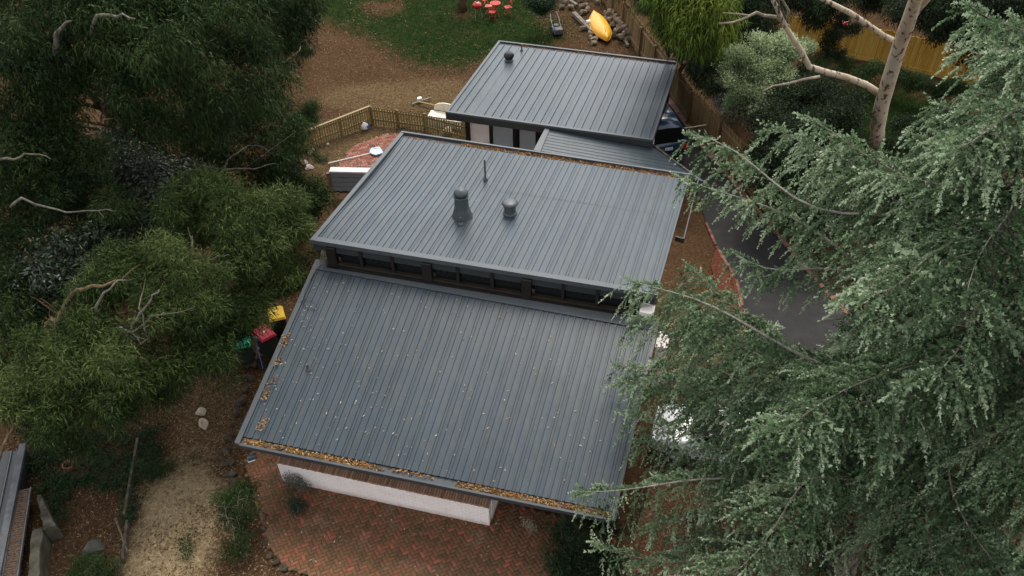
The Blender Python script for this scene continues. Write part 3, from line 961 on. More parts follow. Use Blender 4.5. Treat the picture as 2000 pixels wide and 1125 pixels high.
# ---------------------------------------------------------------- fences
def fence(name, label, pts, pitch, w, h, th, m_, piece, rails, rail_m, top_cap=False, post_every=2.4, jitter=.02, side=1, group=None, gap_fn=None, plinth=True):
    pts = [Vector(p) for p in pts]
    root = empty(name, pts[0], label, 'fence', group)
    me = MB()
    hw, ht = w / 2, th / 2
    if piece == 'picket':
        me.hexa([(-hw, -ht, 0), (hw, -ht, 0), (hw, ht, 0), (-hw, ht, 0), (-hw, -ht, h - .04), (hw, -ht, h - .04), (hw, ht, h - .04), (-hw, ht, h - .04)])
        me.hexa([(-hw, -ht, h - .039), (hw, -ht, h - .039), (hw, ht, h - .039), (-hw, ht, h - .039), (-hw * .3, -ht, h), (hw * .3, -ht, h), (hw * .3, ht, h), (-hw * .3, ht, h)])
    else:
        me.box((0, 0, h / 2), (w, th, h))
    pm = me.mesh(piece, m_)
    for a, b_ in zip(pts[:-1], pts[1:]):
        d = b_ - a; d.z = 0
        L = d.length; d.normalize()
        n = Vector((-d.y, d.x, 0)) * side
        ang = math.atan2(d.y, d.x)
        k = int(L / pitch)
        for i in range(k):
            s = (i + .5) * L / k
            if gap_fn and gap_fn(a + d * s): continue
            p = a + d * s
            o = link(piece, pm, root)
            o.location = (p.x, p.y, gz(p.y) - .02 + random.uniform(-jitter, jitter))
            o.rotation_euler = (random.uniform(-.012, .012), random.uniform(-.008, .008), ang + random.uniform(-.03, .03))
            o.scale = (1, 1, 1 + random.uniform(-jitter, jitter) * .6)
        for rz in rails:
            q0, q1 = a + n * (th / 2 + .026), b_ + n * (th / 2 + .026)
            q0.z, q1.z = gz(a.y) + rz, gz(b_.y) + rz
            MB().bar(q0, q1, .05, .09).build('rail', rail_m, root)
        if top_cap:
            q0, q1 = a.copy(), b_.copy()
            q0.z, q1.z = gz(a.y) + h + .015, gz(b_.y) + h + .015
            MB().bar(q0, q1, .10, .03).build('cap_rail', rail_m, root)
        if plinth:
            q0, q1 = a - n * (th / 2 + .016), b_ - n * (th / 2 + .016)
            q0.z, q1.z = gz(a.y) + .08, gz(b_.y) + .08
            MB().bar(q0, q1, .03, .17).build('plinth_board', rail_m, root)
        np_ = max(1, int(round(L / post_every)))
        for i in range(np_ + 1):
            p = a + d * (L * i / np_) + n * (th / 2 + .10)
            p.z = gz(p.y) + h / 2 - .06
            MB().box(p, (.1, .1, h), ang).build('post', rail_m, root)
    return root

fence('paling_fence', 'tall brown weathered paling fence running diagonally beside the driveway', [P(*q) for q in ((1178, 4), (1217, 62), (1251, 112), (1306, 188), (1345, 242), (1400, 302), (1450, 362), (1510, 436))],
      .105, .098, 1.80, .02, M['paling'], 'paling', (.35, 1.5), M['paling'], side=-1)
fence('paling_fence', 'golden new paling fence behind the spotted gum tree at top right', [P(*q) for q in ((1530, 92), (1620, 103), (1700, 119), (1800, 141), (1905, 168))],
      .115, .108, 1.80, .02, M['paling_gold'], 'paling', (.35, 1.5), M['paling_gold'], jitter=.03)
fence('picket_fence', 'low greenish timber picket fence with a corner between the dirt yard and lawn', [P(*q) for q in ((585, 300), (612, 286), (727, 242), (830, 256), (915, 279))],
      .135, .075, .95, .02, M['picket'], 'picket', (.25, .75), M['picket'], top_cap=False, post_every=1.7, plinth=False)
ca, cb_ = P(588, 298), P(727, 242)
bpy.context.view_layer.update()
for a, c in ((ca, cb_),):
    a.z = gz(a.y) + .97; c.z = gz(c.y) + .97
    fr = [o for o in col.objects if o.name.startswith('picket_fence')][0]
    MB().bar(a, c, .11, .035).build('cap_rail', nmat('pale_cap_rail', [(0.24, 0.18, 0.085), (0.30, 0.23, 0.12)], 4, .8), fr)

# cream outdoor setting behind the picket fence
c0 = P(868, 240)
ch = empty('garden_bench', c0, 'cream plastic bench with a rounded back behind the picket fence', 'bench', rz=R(-15))
g = MB(); pr = []
for k in range(13):
    a = math.pi * k / 12
    pr.append((math.cos(a) * .62, .30, .48 + .42 * math.sin(a) ** .7))
n = len(pr)
g.v = [(x, y, z) for x, y, z in pr] + [(x, y + .05, z) for x, y, z in pr]
g.f = [tuple(range(n))[::-1], tuple(range(n, 2 * n))] + [(i, i + 1, n + i + 1, n + i) for i in range(n - 1)] + [(n - 1, 0, n, 2 * n - 1)]
g.mi = [0] * len(g.f)
g.build('backrest', M['cream'], ch, local=True)
for k in range(4):
    MB().box((0, .2 - .15 * k, .44), (1.5, .13, .035)).build('seat_slat', M['cream'], ch, local=True)
for k in range(3):
    MB().box((.05, -.42, .36 - .16 * k), (2.0, .03, .12)).build('front_slat', M['cream'], ch, local=True)
for x in (-.7, .7):
    for y in (-.36, .3):
        MB().box((x, y, .21), (.07, .07, .42)).build('leg', M['cream'], ch, local=True)
pa, pb_ = P(805, 205), P(842, 194)
tag(MB().bar(pa + ZX * .05, pb_ + ZX * .1, .1, .05).build('plank', M['oldwood']), 'pale plank lying on bare ground just beyond the picket fence, tilted upward right', 'plank')
pa, pb_ = P(818, 203), P(858, 212)
tag(MB().bar(pa + ZX * .12, pb_ + ZX * .12, .1, .05).build('plank', M['picket']), 'greenish plank behind the picket fence, crossing under the pale plank', 'plank')
pw = P(820, 198)
tag(MB().box(pw + ZX * .12, (.24, .2, .2), R(20)).build('plastic_tub', M['whitep'], bevel=.03), 'small white tub lying beyond the picket fence next to the pale plank', 'tub')

# ---------------------------------------------------------------- rocks
def rock(name, label, p, sx, sy, sz, m_, seed, group=None, cat='rock'):
    import bmesh
    rr = random.Random(seed)
    bm = bmesh.new()
    bmesh.ops.create_icosphere(bm, subdivisions=3, radius=1)
    ph = [rr.uniform(0, 6) for _ in range(6)]
    cutters = [(Vector((rr.uniform(-1, 1), rr.uniform(-1, 1), rr.uniform(-.3, 1))).normalized(), rr.uniform(.30, .75)) for _ in range(10)]
    for v in bm.verts:
        c = v.co.copy()
        for n_, d_ in cutters:
            k = c.dot(n_)
            if k > d_: c -= n_ * (k - d_) * .9
        c *= 1 + .08 * math.sin(c.x * 5 + ph[0]) * math.cos(c.y * 4 + ph[1])
        v.co = Vector((c.x * sx, c.y * sy, c.z * sz))
    me = bpy.data.meshes.new(name)
    bm.to_mesh(me); bm.free()
    me.materials.append(m_)
    o = link(name, me)
    o.location = (p.x, p.y, p.z + sz * .45)
    o.rotation_euler = (0, 0, rr.uniform(0, 6))
    return tag(o, label, cat, group)
rock('rock', 'pale angular rock on bark mulch, the upper of two left of the lower roof', P(392, 805), .27, .2, .18, M['stone'], 3)
rock('rock', 'pale angular rock on bark mulch, the lower of two left of the lower roof', P(396, 832), .27, .2, .16, M['stone'], 4)
rock('rock', 'white lumpy rock at the foot of the picket fence near the studio', P(872, 262), .5, .3, .3, M['stone'], 8)
rock('rock', 'flat buff stone lying at the foot of the picket fence', P(790, 250), .55, .14, .08, M['stone_dark'], 9)
rock('rock', 'round grey green boulder behind the bright green ground plant', P(181, 1078), .42, .34, .3, nmat('grey_green_stone', [(.05, .052, .042), (.085, .085, .07)], 4, .9), 10)
for k, (px, py, s) in enumerate([(604, 300, .22), (597, 318, .2), (612, 292, .14), (640, 282, .13), (625, 313, .15), (600, 330, .16)]):
    rock('garden_stone', ['small pale stone left of the dark weed clump, beside the green shrub', 'pale stone touching the left shrub, lowest but two of the yard edging', 'small pale stone right above the weed clump in the dirt yard', 'pale stone nearest the picket fence in the yard edging', 'small pale stone next to the weed clump by the skimmer pole', 'lowest pale stone of the yard edging, above the dark corner shrub'][k], P(px, py), s, s * .7, s * .55, M['stone'], 30 + k, 'pale stones edging the yard', 'stone')
rock('garden_stone', 'pinkish white stone lying beside the dirt yard, lowest of the pale ones', P(606, 327), .22, .17, .13, nmat('pink_stone', [(.42, .31, .28), (.52, .42, .38)], 6, .9), 41, None, 'stone')
ep = [(505, 715), (497, 738), (488, 762), (478, 786), (470, 808), (462, 832), (456, 858), (452, 882), (453, 905), (458, 926), (466, 942)]
ORD = ['first', 'second', 'third', 'fourth', 'fifth', 'sixth', 'seventh', 'eighth', 'ninth', 'tenth', 'eleventh']
for k, q in enumerate(ep):
    rock('edging_stone', ORD[k] + ' dark stone below the bins in the row beside the lower roof', P(q[0] - 8, q[1]), random.uniform(.14, .30), random.uniform(.12, .2), random.uniform(.08, .18), M['stone_dark'], 60 + k, 'dark stones edging the path by the house', 'stone')
rk = P(530, 975)
for k, q in enumerate([(519, 1010), (516, 1034), (519, 1060), (528, 1084), (541, 1100), (556, 1110)]):
    rock('edging_stone', ORD[k] + ' brown stone from the top along the left side of the brick paving', P(q[0], q[1]), .15, .12, .1, M['stone_dark'], 90 + k, 'stones edging the brick paving', 'stone')

# ---------------------------------------------------------------- yard things
p0, p1 = P(641, 321), P(724, 302)
sk = empty('leaf_skimmer', p0, 'long white pole with a pale blue scoop lying on the red brick patch', 'skimmer')
p0 = p0 + ZX * .06; p1 = p1 + ZX * .08
MB().tube([p0, p1], .022, 8).build('pole', M['whitep'], sk)
dd = (p1 - p0).normalized(); nn = Vector((-dd.y, dd.x, 0))
g = MB()
for k in range(3):
    pass
q = [p1 + dd * .02 - nn * .07, p1 + dd * .18 - nn * .3, p1 + dd * .52 - nn * .26, p1 + dd * .52 + nn * .26, p1 + dd * .18 + nn * .3, p1 + dd * .02 + nn * .07]
for a, c in zip(q, q[1:] + q[:1]):
    g.bar(a + ZX * .03, c + ZX * .03, .07, .05)
g.build('scoop_frame', M['cyanp'], sk)
g = MB(); g.face([v + ZX * .02 for v in q]); g.face([v + ZX * .01 for v in q][::-1]); g.build('net', M['whitep'], sk)
jb = P(713, 252)
jg = empty('plastic_bottle', jb, 'white plastic bottle with a blue label on dirt below the picket fence', 'bottle', rz=R(20))
MB().lathe((0, 0, 0), [(.12, 0), (.15, .03), (.15, .24), (.07, .32), (.05, .36)], 16, 1.15, .75).build('bottle_body', M['whitep'], jg, local=True, smooth=True)
MB().box((.14, -.06, .14), (.10, .10, .14)).build('bottle_label', M['bluepole'], jg, local=True)
# white capped grey step wall at the left of the upper roof
s0 = P(652, 372, .0)
st = empty('garden_wall', s0, 'low wall of grey boards with a white slab top at the left of the upper roof', 'wall', rz=R(-3))
MB().box((1.0, .18, .93), (2.1, .36, .07)).build('capping_slab', nmat('white_slab', [(.50, .47, .44), (.60, .57, .54)], 3, .8), st, local=True, bevel=.01)
for k in range(4):
    MB().box((1.0, .03 + random.uniform(-.01, .01), .79 - .235 * k), (2.06, .05, .215)).build('board', M['boardgrey'], st, local=True)
MB().box((1.0, .24, .4), (2.0, .2, .9)).build('wall_core', M['dark'], st, local=True)
MB().box((-.12, .05, .42), (.15, .16, .9)).build('post', nmat('red_brown_post', [(.13, .055, .04), (.2, .10, .075)], 5, .8), st, local=True)
# white courtyard wall at the right of the lower roof
cw = P(1279, 737, 0)
cwr = empty('courtyard_wall', cw, 'short white painted brick wall beside the right edge of the lower roof', 'wall', rz=R(-15))
MB().box((.05, .35, .72), (.34, .7, 1.45)).build('wall_body', M['white'], cwr, local=True, bevel=.01)
MB().box((.05, .35, 1.475), (.40, .78, .06)).build('coping', M['white'], cwr, local=True)

# bins
def bin_(px, py, lid, label, rz, flag=False):
    p = P(px, py, 1.0); p.z = gz(p.y)
    b = empty('wheelie_bin', p, label, 'bin', 'wheelie bins beside the lower roof', rz)
    g = MB(); g.hexa([(-.22, -.24, .05), (.22, -.24, .05), (.22, .24, .05), (-.22, .24, .05), (-.28, -.33, .98), (.28, -.33, .98), (.28, .33, .98), (-.28, .33, .98)])
    g.build('bin_body', M['binbody'], b, local=True, bevel=.02)
    g = MB(); g.hexa([(-.30, -.37, .985), (.30, -.37, .985), (.30, .36, .985), (-.30, .36, .985), (-.25, -.31, 1.06), (.25, -.31, 1.06), (.25, .34, 1.08), (-.25, .34, 1.08)])
    ld = g.build('lid', M[lid], b, local=True, bevel=.015)
    MB().tube([(-.24, .39, 1.0), (.24, .39, 1.0)], .018, 8).build('handle', M['binbody'], b, local=True)
    for x in (-.24, .24):
        MB().tube([(x - .03, .26, .1), (x + .03, .26, .1)], .1, 14).build('wheel', M['tyre'], b, local=True)
    if flag:      # small white crossing strokes printed on the lid
        g = MB()
        for dx, an in ((-.05, 1.0), (.0, 1.0), (.02, -.6), (-.04, -.6), (.06, -.6)):
            g.box((dx, -.0 + dx * .5, 1.0745), (.15 if an > 0 else .07, .022, .006), an)
        g.build('emblem', M['whitep'], b, local=True)
    return b
bin_(537, 606, 'binyellow', 'wheelie bin with a yellow lid standing beside the lower roof', R(20))
bin_(514, 645, 'binred', 'wheelie bin with a crimson lid bearing small white strokes', R(42), True)
bin_(470, 660, 'bingreen', 'wheelie bin with a bright green lid half under the drooping tree', R(15))
m0, m1 = P(499, 664, 1.15), P(514, 722, .0)
mp = empty('mop', m1, 'blue handled mop with a grey head leaning on the crimson lidded bin', 'mop')
MB().tube([m0, m1 + ZX * .05], .014, 7).build('handle', M['bluepole'], mp)
MB().lathe(m0 - ZX * .08, [(.03, 0), (.1, .05), (.12, .14), (.05, .22)], 12).build('mop_head', M['rust_steel'], mp)

# back lawn: bistro set, kettle barbecue, mower
t0 = P(968, 29)
tb = empty('bistro_table', t0, 'round red folding bistro table on the back lawn', 'table')
MB().lathe((0, 0, .70), [(.33, 0), (.34, .012), (.34, .03), (.32, .035)], 28).build('table_top', M['redm'], tb, local=True)
for s in (-1, 1):
    MB().tube([(-.25 * s, -.2, 0), (.18 * s, -.02, .7)], .014, 8).build('leg', M['redm'], tb, local=True)
    MB().tube([(-.25 * s, .2, 0), (.18 * s, .02, .7)], .014, 8).build('leg', M['redm'], tb, local=True)
def chair(px, py, mk, label, rz):
    p = P(px, py)
    c = empty('folding_chair', p, label, 'chair', 'folding chairs round the red table', rz)
    for k in range(5):
        MB().box((0, -.16 + .085 * k, .45), (.40, .075, .018)).build('seat_slat', M[mk], c, local=True)
    for z in (.66, .78):
        MB().box((0, .235, z), (.40, .02, .095)).build('back_slat', M[mk], c, local=True)
    for s in (-1, 1):
        MB().tube([(.19 * s, -.22, 0), (.19 * s, .24, .84)], .012, 6).build('leg', M[mk], c, local=True)
        MB().tube([(.17 * s, .22, 0), (.17 * s, -.19, .44)], .012, 6).build('leg', M[mk], c, local=True)
    MB().tube([(-.19, -.18, .06), (.19, -.18, .06)], .008, 5).build('stretcher', M[mk], c, local=True)
    return c
chair(962, 37, 'redm', 'red folding chair nearest the camera, in front of the red table', R(170))
chair(955, 26, 'orange', 'faded orange folding chair at the left of the red table', R(80))
chair(992, 28, 'redm', 'red folding chair at the right of the red table', R(-70))
chair(947, 13, 'redm', 'red folding chair behind the left side of the table', R(30))
b0 = P(933, 36)
bq = empty('kettle_barbecue', b0, 'shiny red kettle barbecue on three thin legs on the lawn', 'barbecue')
MB().lathe((0, 0, .78), [(.10, -.20), (.22, -.13), (.275, 0), (.27, .01)], 24).build('bowl', M['red'], bq, local=True, smooth=True)
ld = MB().lathe((0, 0, .79), [(.285, 0), (.27, .06), (.22, .14), (.13, .20), (.01, .22)], 24).build('lid', M['red'], bq, local=True, smooth=True)
MB().box((0, 0, 1.035), (.14, .03, .04)).build('handle', M['black'], ld, local=True)
for k in range(3):
    a = 2 * math.pi * k / 3 + 4.2
    MB().tube([(math.cos(a) * .17, math.sin(a) * .17, .66), (math.cos(a) * .30, math.sin(a) * .30, 0)], .013, 7).build('leg', M['steel'], bq, local=True)
m0 = P(1086, 62)
mw = empty('lawn_mower', m0, 'dark grey push mower with folded handle standing at the lawn edge', 'lawn mower', rz=R(12))
MB().hexa([(-.26, -.38, .07), (.26, -.38, .07), (.26, .38, .07), (-.26, .38, .07), (-.22, -.30, .26), (.22, -.30, .26), (.22, .30, .26), (-.22, .30, .26)]).build('deck', M['black'], mw, local=True, bevel=.03)
MB().lathe((0, .02, .25), [(.17, 0), (.17, .12), (.13, .18), (.03, .19)], 16).build('engine', M['rust_steel'], mw, local=True)
MB().hexa([(-.27, -.75, .15), (.27, -.75, .15), (.27, -.35, .12), (-.27, -.35, .12), (-.24, -.72, .42), (.24, -.72, .42), (.24, -.36, .46), (-.24, -.36, .46)]).build('grass_catcher', nmat('grey_catcher', [(.05, .05, .052), (.09, .09, .092)], 4, .6), mw, local=True, bevel=.04)
for x in (-.29, .29):
    for y, r_ in ((-.3, .12), (.3, .1)):
        MB().tube([(x - .025, y, r_), (x + .025, y, r_)], r_, 14).build('wheel', M['tyre'], mw, local=True)
    MB().tube([(x * .8, -.3, .25), (x * .85, .35, .62), (x * .7, .72, .82)], .013, 7).build('handle_bar', M['steel'], mw, local=True)
MB().tube([(-.2, .72, .82), (.2, .72, .82)], .015, 7).build('handle_grip', M['black'], mw, local=True)

# upturned yellow canoe
ca, cb_ = P(1158, 33), P(1186, 87)
cn = empty('canoe', (ca + cb_) / 2, 'upturned yellow canoe lying on logs beside the firewood heap', 'canoe')
d = cb_ - ca; Lc = d.length; d.normalize(); n = Vector((-d.y, d.x, 0))
g = MB(); NS, NR = 25, 13
for i in range(NS):
    t = i / (NS - 1); s = 2 * t - 1
    w = .56 * (1 - abs(s) ** 2.3) ** .9 + .008
    hk = .36 * (1 - .45 * abs(s) ** 3)
    z0 = .10 + .17 * abs(s) ** 4 * 0
    for k in range(NR):
        a = math.pi * k / (NR - 1)
        x = -math.cos(a)
        prof = (1 - abs(x) ** 2.6) ** .62 if abs(x) < 1 else 0
        ridge = .035 * max(0, 1 - abs(x) * 6)
        p = ca + d * (Lc * t) + n * (x * w) + ZX * (z0 + hk * prof + ridge + .10)
        g.v.append(tuple(p))
for i in range(NS - 1):
    for k in range(NR - 1):
        a = i * NR + k
        g.f.append((a, a + NR, a + NR + 1, a + 1)); g.mi.append(0)
hull = g.build('hull', M['yellow'], cn, smooth=True)
for sgn in (-1, 1):
    g = MB()
    for i in range(NS - 1):
        A = []
        for j in (i, i + 1):
            t = j / (NS - 1); s = 2 * t - 1
            w = (.56 * (1 - abs(s) ** 2.3) ** .9 + .012) * sgn
            A.append(ca + d * (Lc * t) + n * w + ZX * .20)
        g.bar(A[0], A[1], .03, .035)
    g.build('gunwale', nmat('orange_gunwale', [(.5, .17, .02), (.58, .22, .03)], 3, .4), cn)

for s_, q_ in ((.05, -1), (.95, 1)):
    p_ = ca + d * (Lc * s_) + ZX * .38
    MB().tube([p_ - n * .07, p_ + d * .10 * q_ + ZX * .05, p_ + n * .07], .014, 6).build('grab_handle', M['black'], cn)
MB().bar(ca + d * (Lc * .12) + ZX * .565, ca + d * (Lc * .88) + ZX * .565, .02, .012).build('keel_strip', M['oldwood'], cn)

# firewood, logs and sleepers
def logm(L, r, seed):
    rr = random.Random(seed)
    g = MB(); n = 9
    pr = [1 + rr.uniform(-.18, .12) for _ in range(n)]
    for i in range(3):
        for k in range(n):
            a = 2 * math.pi * k / n
            g.v.append((L * (i / 2 - .5), math.cos(a) * r * pr[k], math.sin(a) * r * pr[k]))
    for i in range(2):
        for k in range(n):
            a, b_ = i * n + k, i * n + (k + 1) % n
            g.f.append((a, a + n, b_ + n, b_)); g.mi.append(0)
    g.f.append(tuple(range(n))); g.f.append(tuple(2 * n + k for k in range(n))[::-1]); g.mi += [1, 1]
    return g.mesh('log', [M['logbark'], M['logend']])
M['logbark'] = nmat('log_bark', [(.06, .045, .032), (.15, .115, .08), (.24, .195, .14)], 6, .95, .6, .1, rand=.3)
M['logend'] = nmat('cut_log_end', [(.16, .115, .07), (.29, .225, .15)], 12, .9, rand=.3)
lms = [logm(random.uniform(.26, .42), random.uniform(.09, .16), k) for k in range(7)]
def put_log(p, rz, tilt, me, label, group):
    o = link('log', me)
    o.location = p
    o.rotation_euler = (random.uniform(0, 6), tilt, rz)
    return tag(o, label, 'log', group)
hp0, hp1 = P(1194, 34), P(1226, 84)
k = 0
for layer, (cnt, wd) in enumerate(((13, 1.1), (12, .85), (9, .5))):
    for i in range(cnt):
        f = (i + random.random() * .8) / cnt
        for j in range(3 if layer < 2 else 2):
            p = hp0.lerp(hp1, f) + Vector((random.uniform(-wd, wd) * .55, random.uniform(-.2, .2), .1 + .23 * layer))
            put_log(p, random.uniform(0, 6.3), random.uniform(-.35, .35), lms[k % 7], 'split firewood log in the heap between the yellow canoe and the paling fence', 'firewood logs in the heap')
            k += 1
for i in range(26):
    q = random.choice([(1105, 8), (1118, 12), (1130, 3), (1140, 22), (1136, 36), (1150, 20), (1165, 12), (1150, 8), (1175, 22), (1142, 62), (1154, 74), (1160, 80)])
    p = P(q[0] + random.uniform(-12, 12), q[1] + random.uniform(-8, 8)) + ZX * .1
    put_log(p, random.uniform(0, 6.3), random.uniform(-.2, .2), lms[i % 7], 'loose log scattered on the ground left of and behind the yellow canoe', 'scattered logs near the canoe')
for q0, q1, w, lab in (((1120, 30), (1157, 66), .26, 'long weathered timber beam lying along the left of the yellow canoe'),
                       ((1153, 80), (1172, 72), .16, 'short weathered beam under the near end of the yellow canoe'),
                       ((1220, 78), (1226, 92), .16, 'pale weathered post lying by the near end of the firewood heap'),
                       ((1113, 4), (1127, 14), .2, 'short thick beam at the very top left of the log heap')):
    a, c = P(*q0), P(*q1)
    tag(MB().bar(a + ZX * w * .5, c + ZX * w * .5, w, w * .8).build('timber_beam', M['oldwood'], bevel=.015), lab, 'beam')
lbl = P(1149, 52)
tag(MB().box(lbl + ZX * .3, (.26, .2, .16), .4).build('plastic_tub', M['whitep'], bevel=.03), 'white tub resting on the beam left of the yellow canoe', 'tub')

# ---------------------------------------------------------------- bottom left: neighbour's roof edge, retaining walls
ns0, ns1 = P(34, 925, .62), P(-2, 1105, .62)
dn = (ns1 - ns0).normalized(); ln = Vector((dn.y, -dn.x, 0))
if ln.x > 0: ln = -ln
ns0 = ns0 - dn * 1.2; ns1 = ns1 + dn * 1.0
nsr = empty('neighbour_shed', (ns0.x, ns0.y, 0), 'dark shed roof edge with grey box gutter at the bottom left corner', 'shed')
LS = (ns1 - ns0).length
MB().bar(ns0, ns1, .20, .10).build('gutter', M['rust_steel'], nsr)
for k in range(3):
    o0 = ln * (.28 + .34 * k) + ZX * (-.25 + .05 * k)
    MB().bar(ns0 + o0, ns1 + o0, .31, .03).build('roof_sheet', M['fascia'], nsr)
    MB().bar(ns0 + o0 + ln * .16 + ZX * .03, ns1 + o0 + ln * .16 + ZX * .03, .05, .05).build('roof_rib', M['gutter'], nsr)
g = MB(); q0 = ns0 + ln * .06 - ZX * .47; q1 = ns1 + ln * .06 - ZX * .47; g.bar(q0, q1, .06, .8); g.build('wall', M['dark'], nsr)
# grated walkway strip
g0, g1 = P(47, 955, .55), P(20, 1130, .55)
gr = empty('steel_grating', (g0.x, g0.y, 0), 'long strip of leaf covered steel grating beside the shed gutter', 'grating')
dg = (g1 - g0).normalized(); ng = Vector((-dg.y, dg.x, 0))
if ng.x < 0: ng = -ng
Lg = (g1 - g0).length + .6
for s in (-1, 1):
    MB().bar(g0 + ng * .2 * s, g0 + dg * Lg + ng * .2 * s, .03, .08).build('side_bar', M['rust_steel'], gr)
MB().bar(g0 - ZX * .03, g0 + dg * Lg - ZX * .03, .38, .04).build('leaf_bed', M['leafbed'], gr)
gme_ = MB().bar((-.2, 0, 0), (.2, 0, 0), .014, .04).mesh('cross_bar', M['rust_steel'])
for k in range(int(Lg / .085)):
    o = link('cross_bar', gme_, gr)
    o.location = g0 + dg * (.03 + .085 * k) - ZX * .02
    o.rotation_euler = (0, 0, math.atan2(ng.y, ng.x))
# stained concrete retaining wall pieces
for q, lab in ((((75, 965), (96, 1030), 1.0), 'upper stained concrete retaining wall slab half covered by ivy at lower left'), (((72, 1032), (62, 1150), 1.0), 'lower stained concrete retaining wall slab at the bottom left')):
    a, c = P(*q[0], .6), P(*q[1], .6)
    dr = (c - a).normalized(); nr = Vector((-dr.y, dr.x, 0)); g = MB(); NS = 9; Lw = (c - a).length
    for s_ in range(NS):
        f_ = s_ / (NS - 1); wv_ = .15 + random.uniform(-.02, .03) - (.10 * (1 - f_) if 'upper' in lab else 0)
        p_ = a.lerp(c, f_)
        g.v += [tuple(p_ + nr * wv_ - ZX * .75), tuple(p_ + nr * (wv_ + random.uniform(-.015, .015)) + ZX * random.uniform(-.05, .02)), tuple(p_ - nr * wv_ + ZX * random.uniform(-.05, .02)), tuple(p_ - nr * wv_ - ZX * .75)]
    for s_ in range(NS - 1):
        for k_ in range(4):
            q_ = s_ * 4
            g.f.append((q_ + k_, q_ + (k_ + 1) % 4, q_ + 4 + (k_ + 1) % 4, q_ + 4 + k_)); g.mi.append(0)
    g.f += [(3, 2, 1, 0), tuple((NS - 1) * 4 + k_ for k_ in range(4))]; g.mi += [0, 0]
    tag(g.build('retaining_wall', M['concrete'], bevel=.02), lab, 'wall')
for q0, q1, h, lab in (((272, 862), (246, 1012), .2, 'upper weathered sleeper edging the straw patch at lower left'), ((252, 1022), (243, 1100), .2, 'lower weathered sleeper edging the straw patch at lower left')):
    a, c = P(*q0), P(*q1)
    tag(MB().bar(a + ZX * h / 2, c + ZX * h / 2, .08, h).build('sleeper', M['oldsleeper'], bevel=.01), lab, 'sleeper')
a, c = P(237, 1030), P(256, 1090)
tag(MB().tube([a + ZX * .5, c + ZX * .25], [.035, .025], 7).build('branch', M['bark_dark']), 'dark fallen branch leaning on the lower sleeper', 'branch')
pt_ = P(140, 918)
pr = empty('terracotta_pot', pt_, 'broken terracotta pot lying in the ivy at lower left', 'pot')
MB().lathe(pt_, [(.11, 0), (.16, .26), (.18, .26), (.18, .31), (.15, .31), (.12, .05)], 20).build('pot_body', M['terracotta'], pr)
pp = P(143, 885)
tag(MB().tube([pp, pp + ZX * .6], .05, 8).build('stake', M['stone']), 'thin pale stake standing in the ivy behind the broken pot', 'stake')

# white shed-like box by the pittosporum
sb0 = P(1408, 215, 0)
sh = empty('garden_shed', sb0, 'small pale metal garden shed half hidden by the pale green shrub', 'shed', rz=R(12))
MB().box((.8, .6, .75), (1.6, 1.2, 1.9)).build('wall', M['panelgrey'], sh, local=True)
MB().hexa([(-.08, -.1, 1.72), (1.7, -.1, 1.72), (1.7, 1.3, 1.9), (-.08, 1.3, 1.9), (-.08, -.1, 1.78), (1.7, -.1, 1.78), (1.7, 1.3, 1.96), (-.08, 1.3, 1.96)]).build('roof', M['steel'], sh, local=True)

# ---------------------------------------------------------------- cars
def loft(secs):
    g = MB(); n = len(secs[0])
    for s in secs: g.v += [tuple(p) for p in s]
    for i in range(len(secs) - 1):
        for k in range(n - 1):
            a = i * n + k
            g.f.append((a, a + 1, a + n + 1, a + n)); g.mi.append(0)
    g.f.append(tuple(range(n))[::-1]); g.mi.append(0)
    g.f.append(tuple((len(secs) - 1) * n + k for k in range(n))); g.mi.append(0)
    return g

def section(x, w, zlo, zsh, ztop, wtop):
    """half-rounded cross-section from sill to sill"""
    r = [(-w * .93, zlo), (-w, zlo + .18), (-w, zsh - .1), (-w * .97, zsh), (-wtop, ztop - .03), (-wtop * .8, ztop), (0, ztop + .02)]
    return [(x, y, z) for y, z in r] + [(x, -y, z) for y, z in r[-2::-1]]

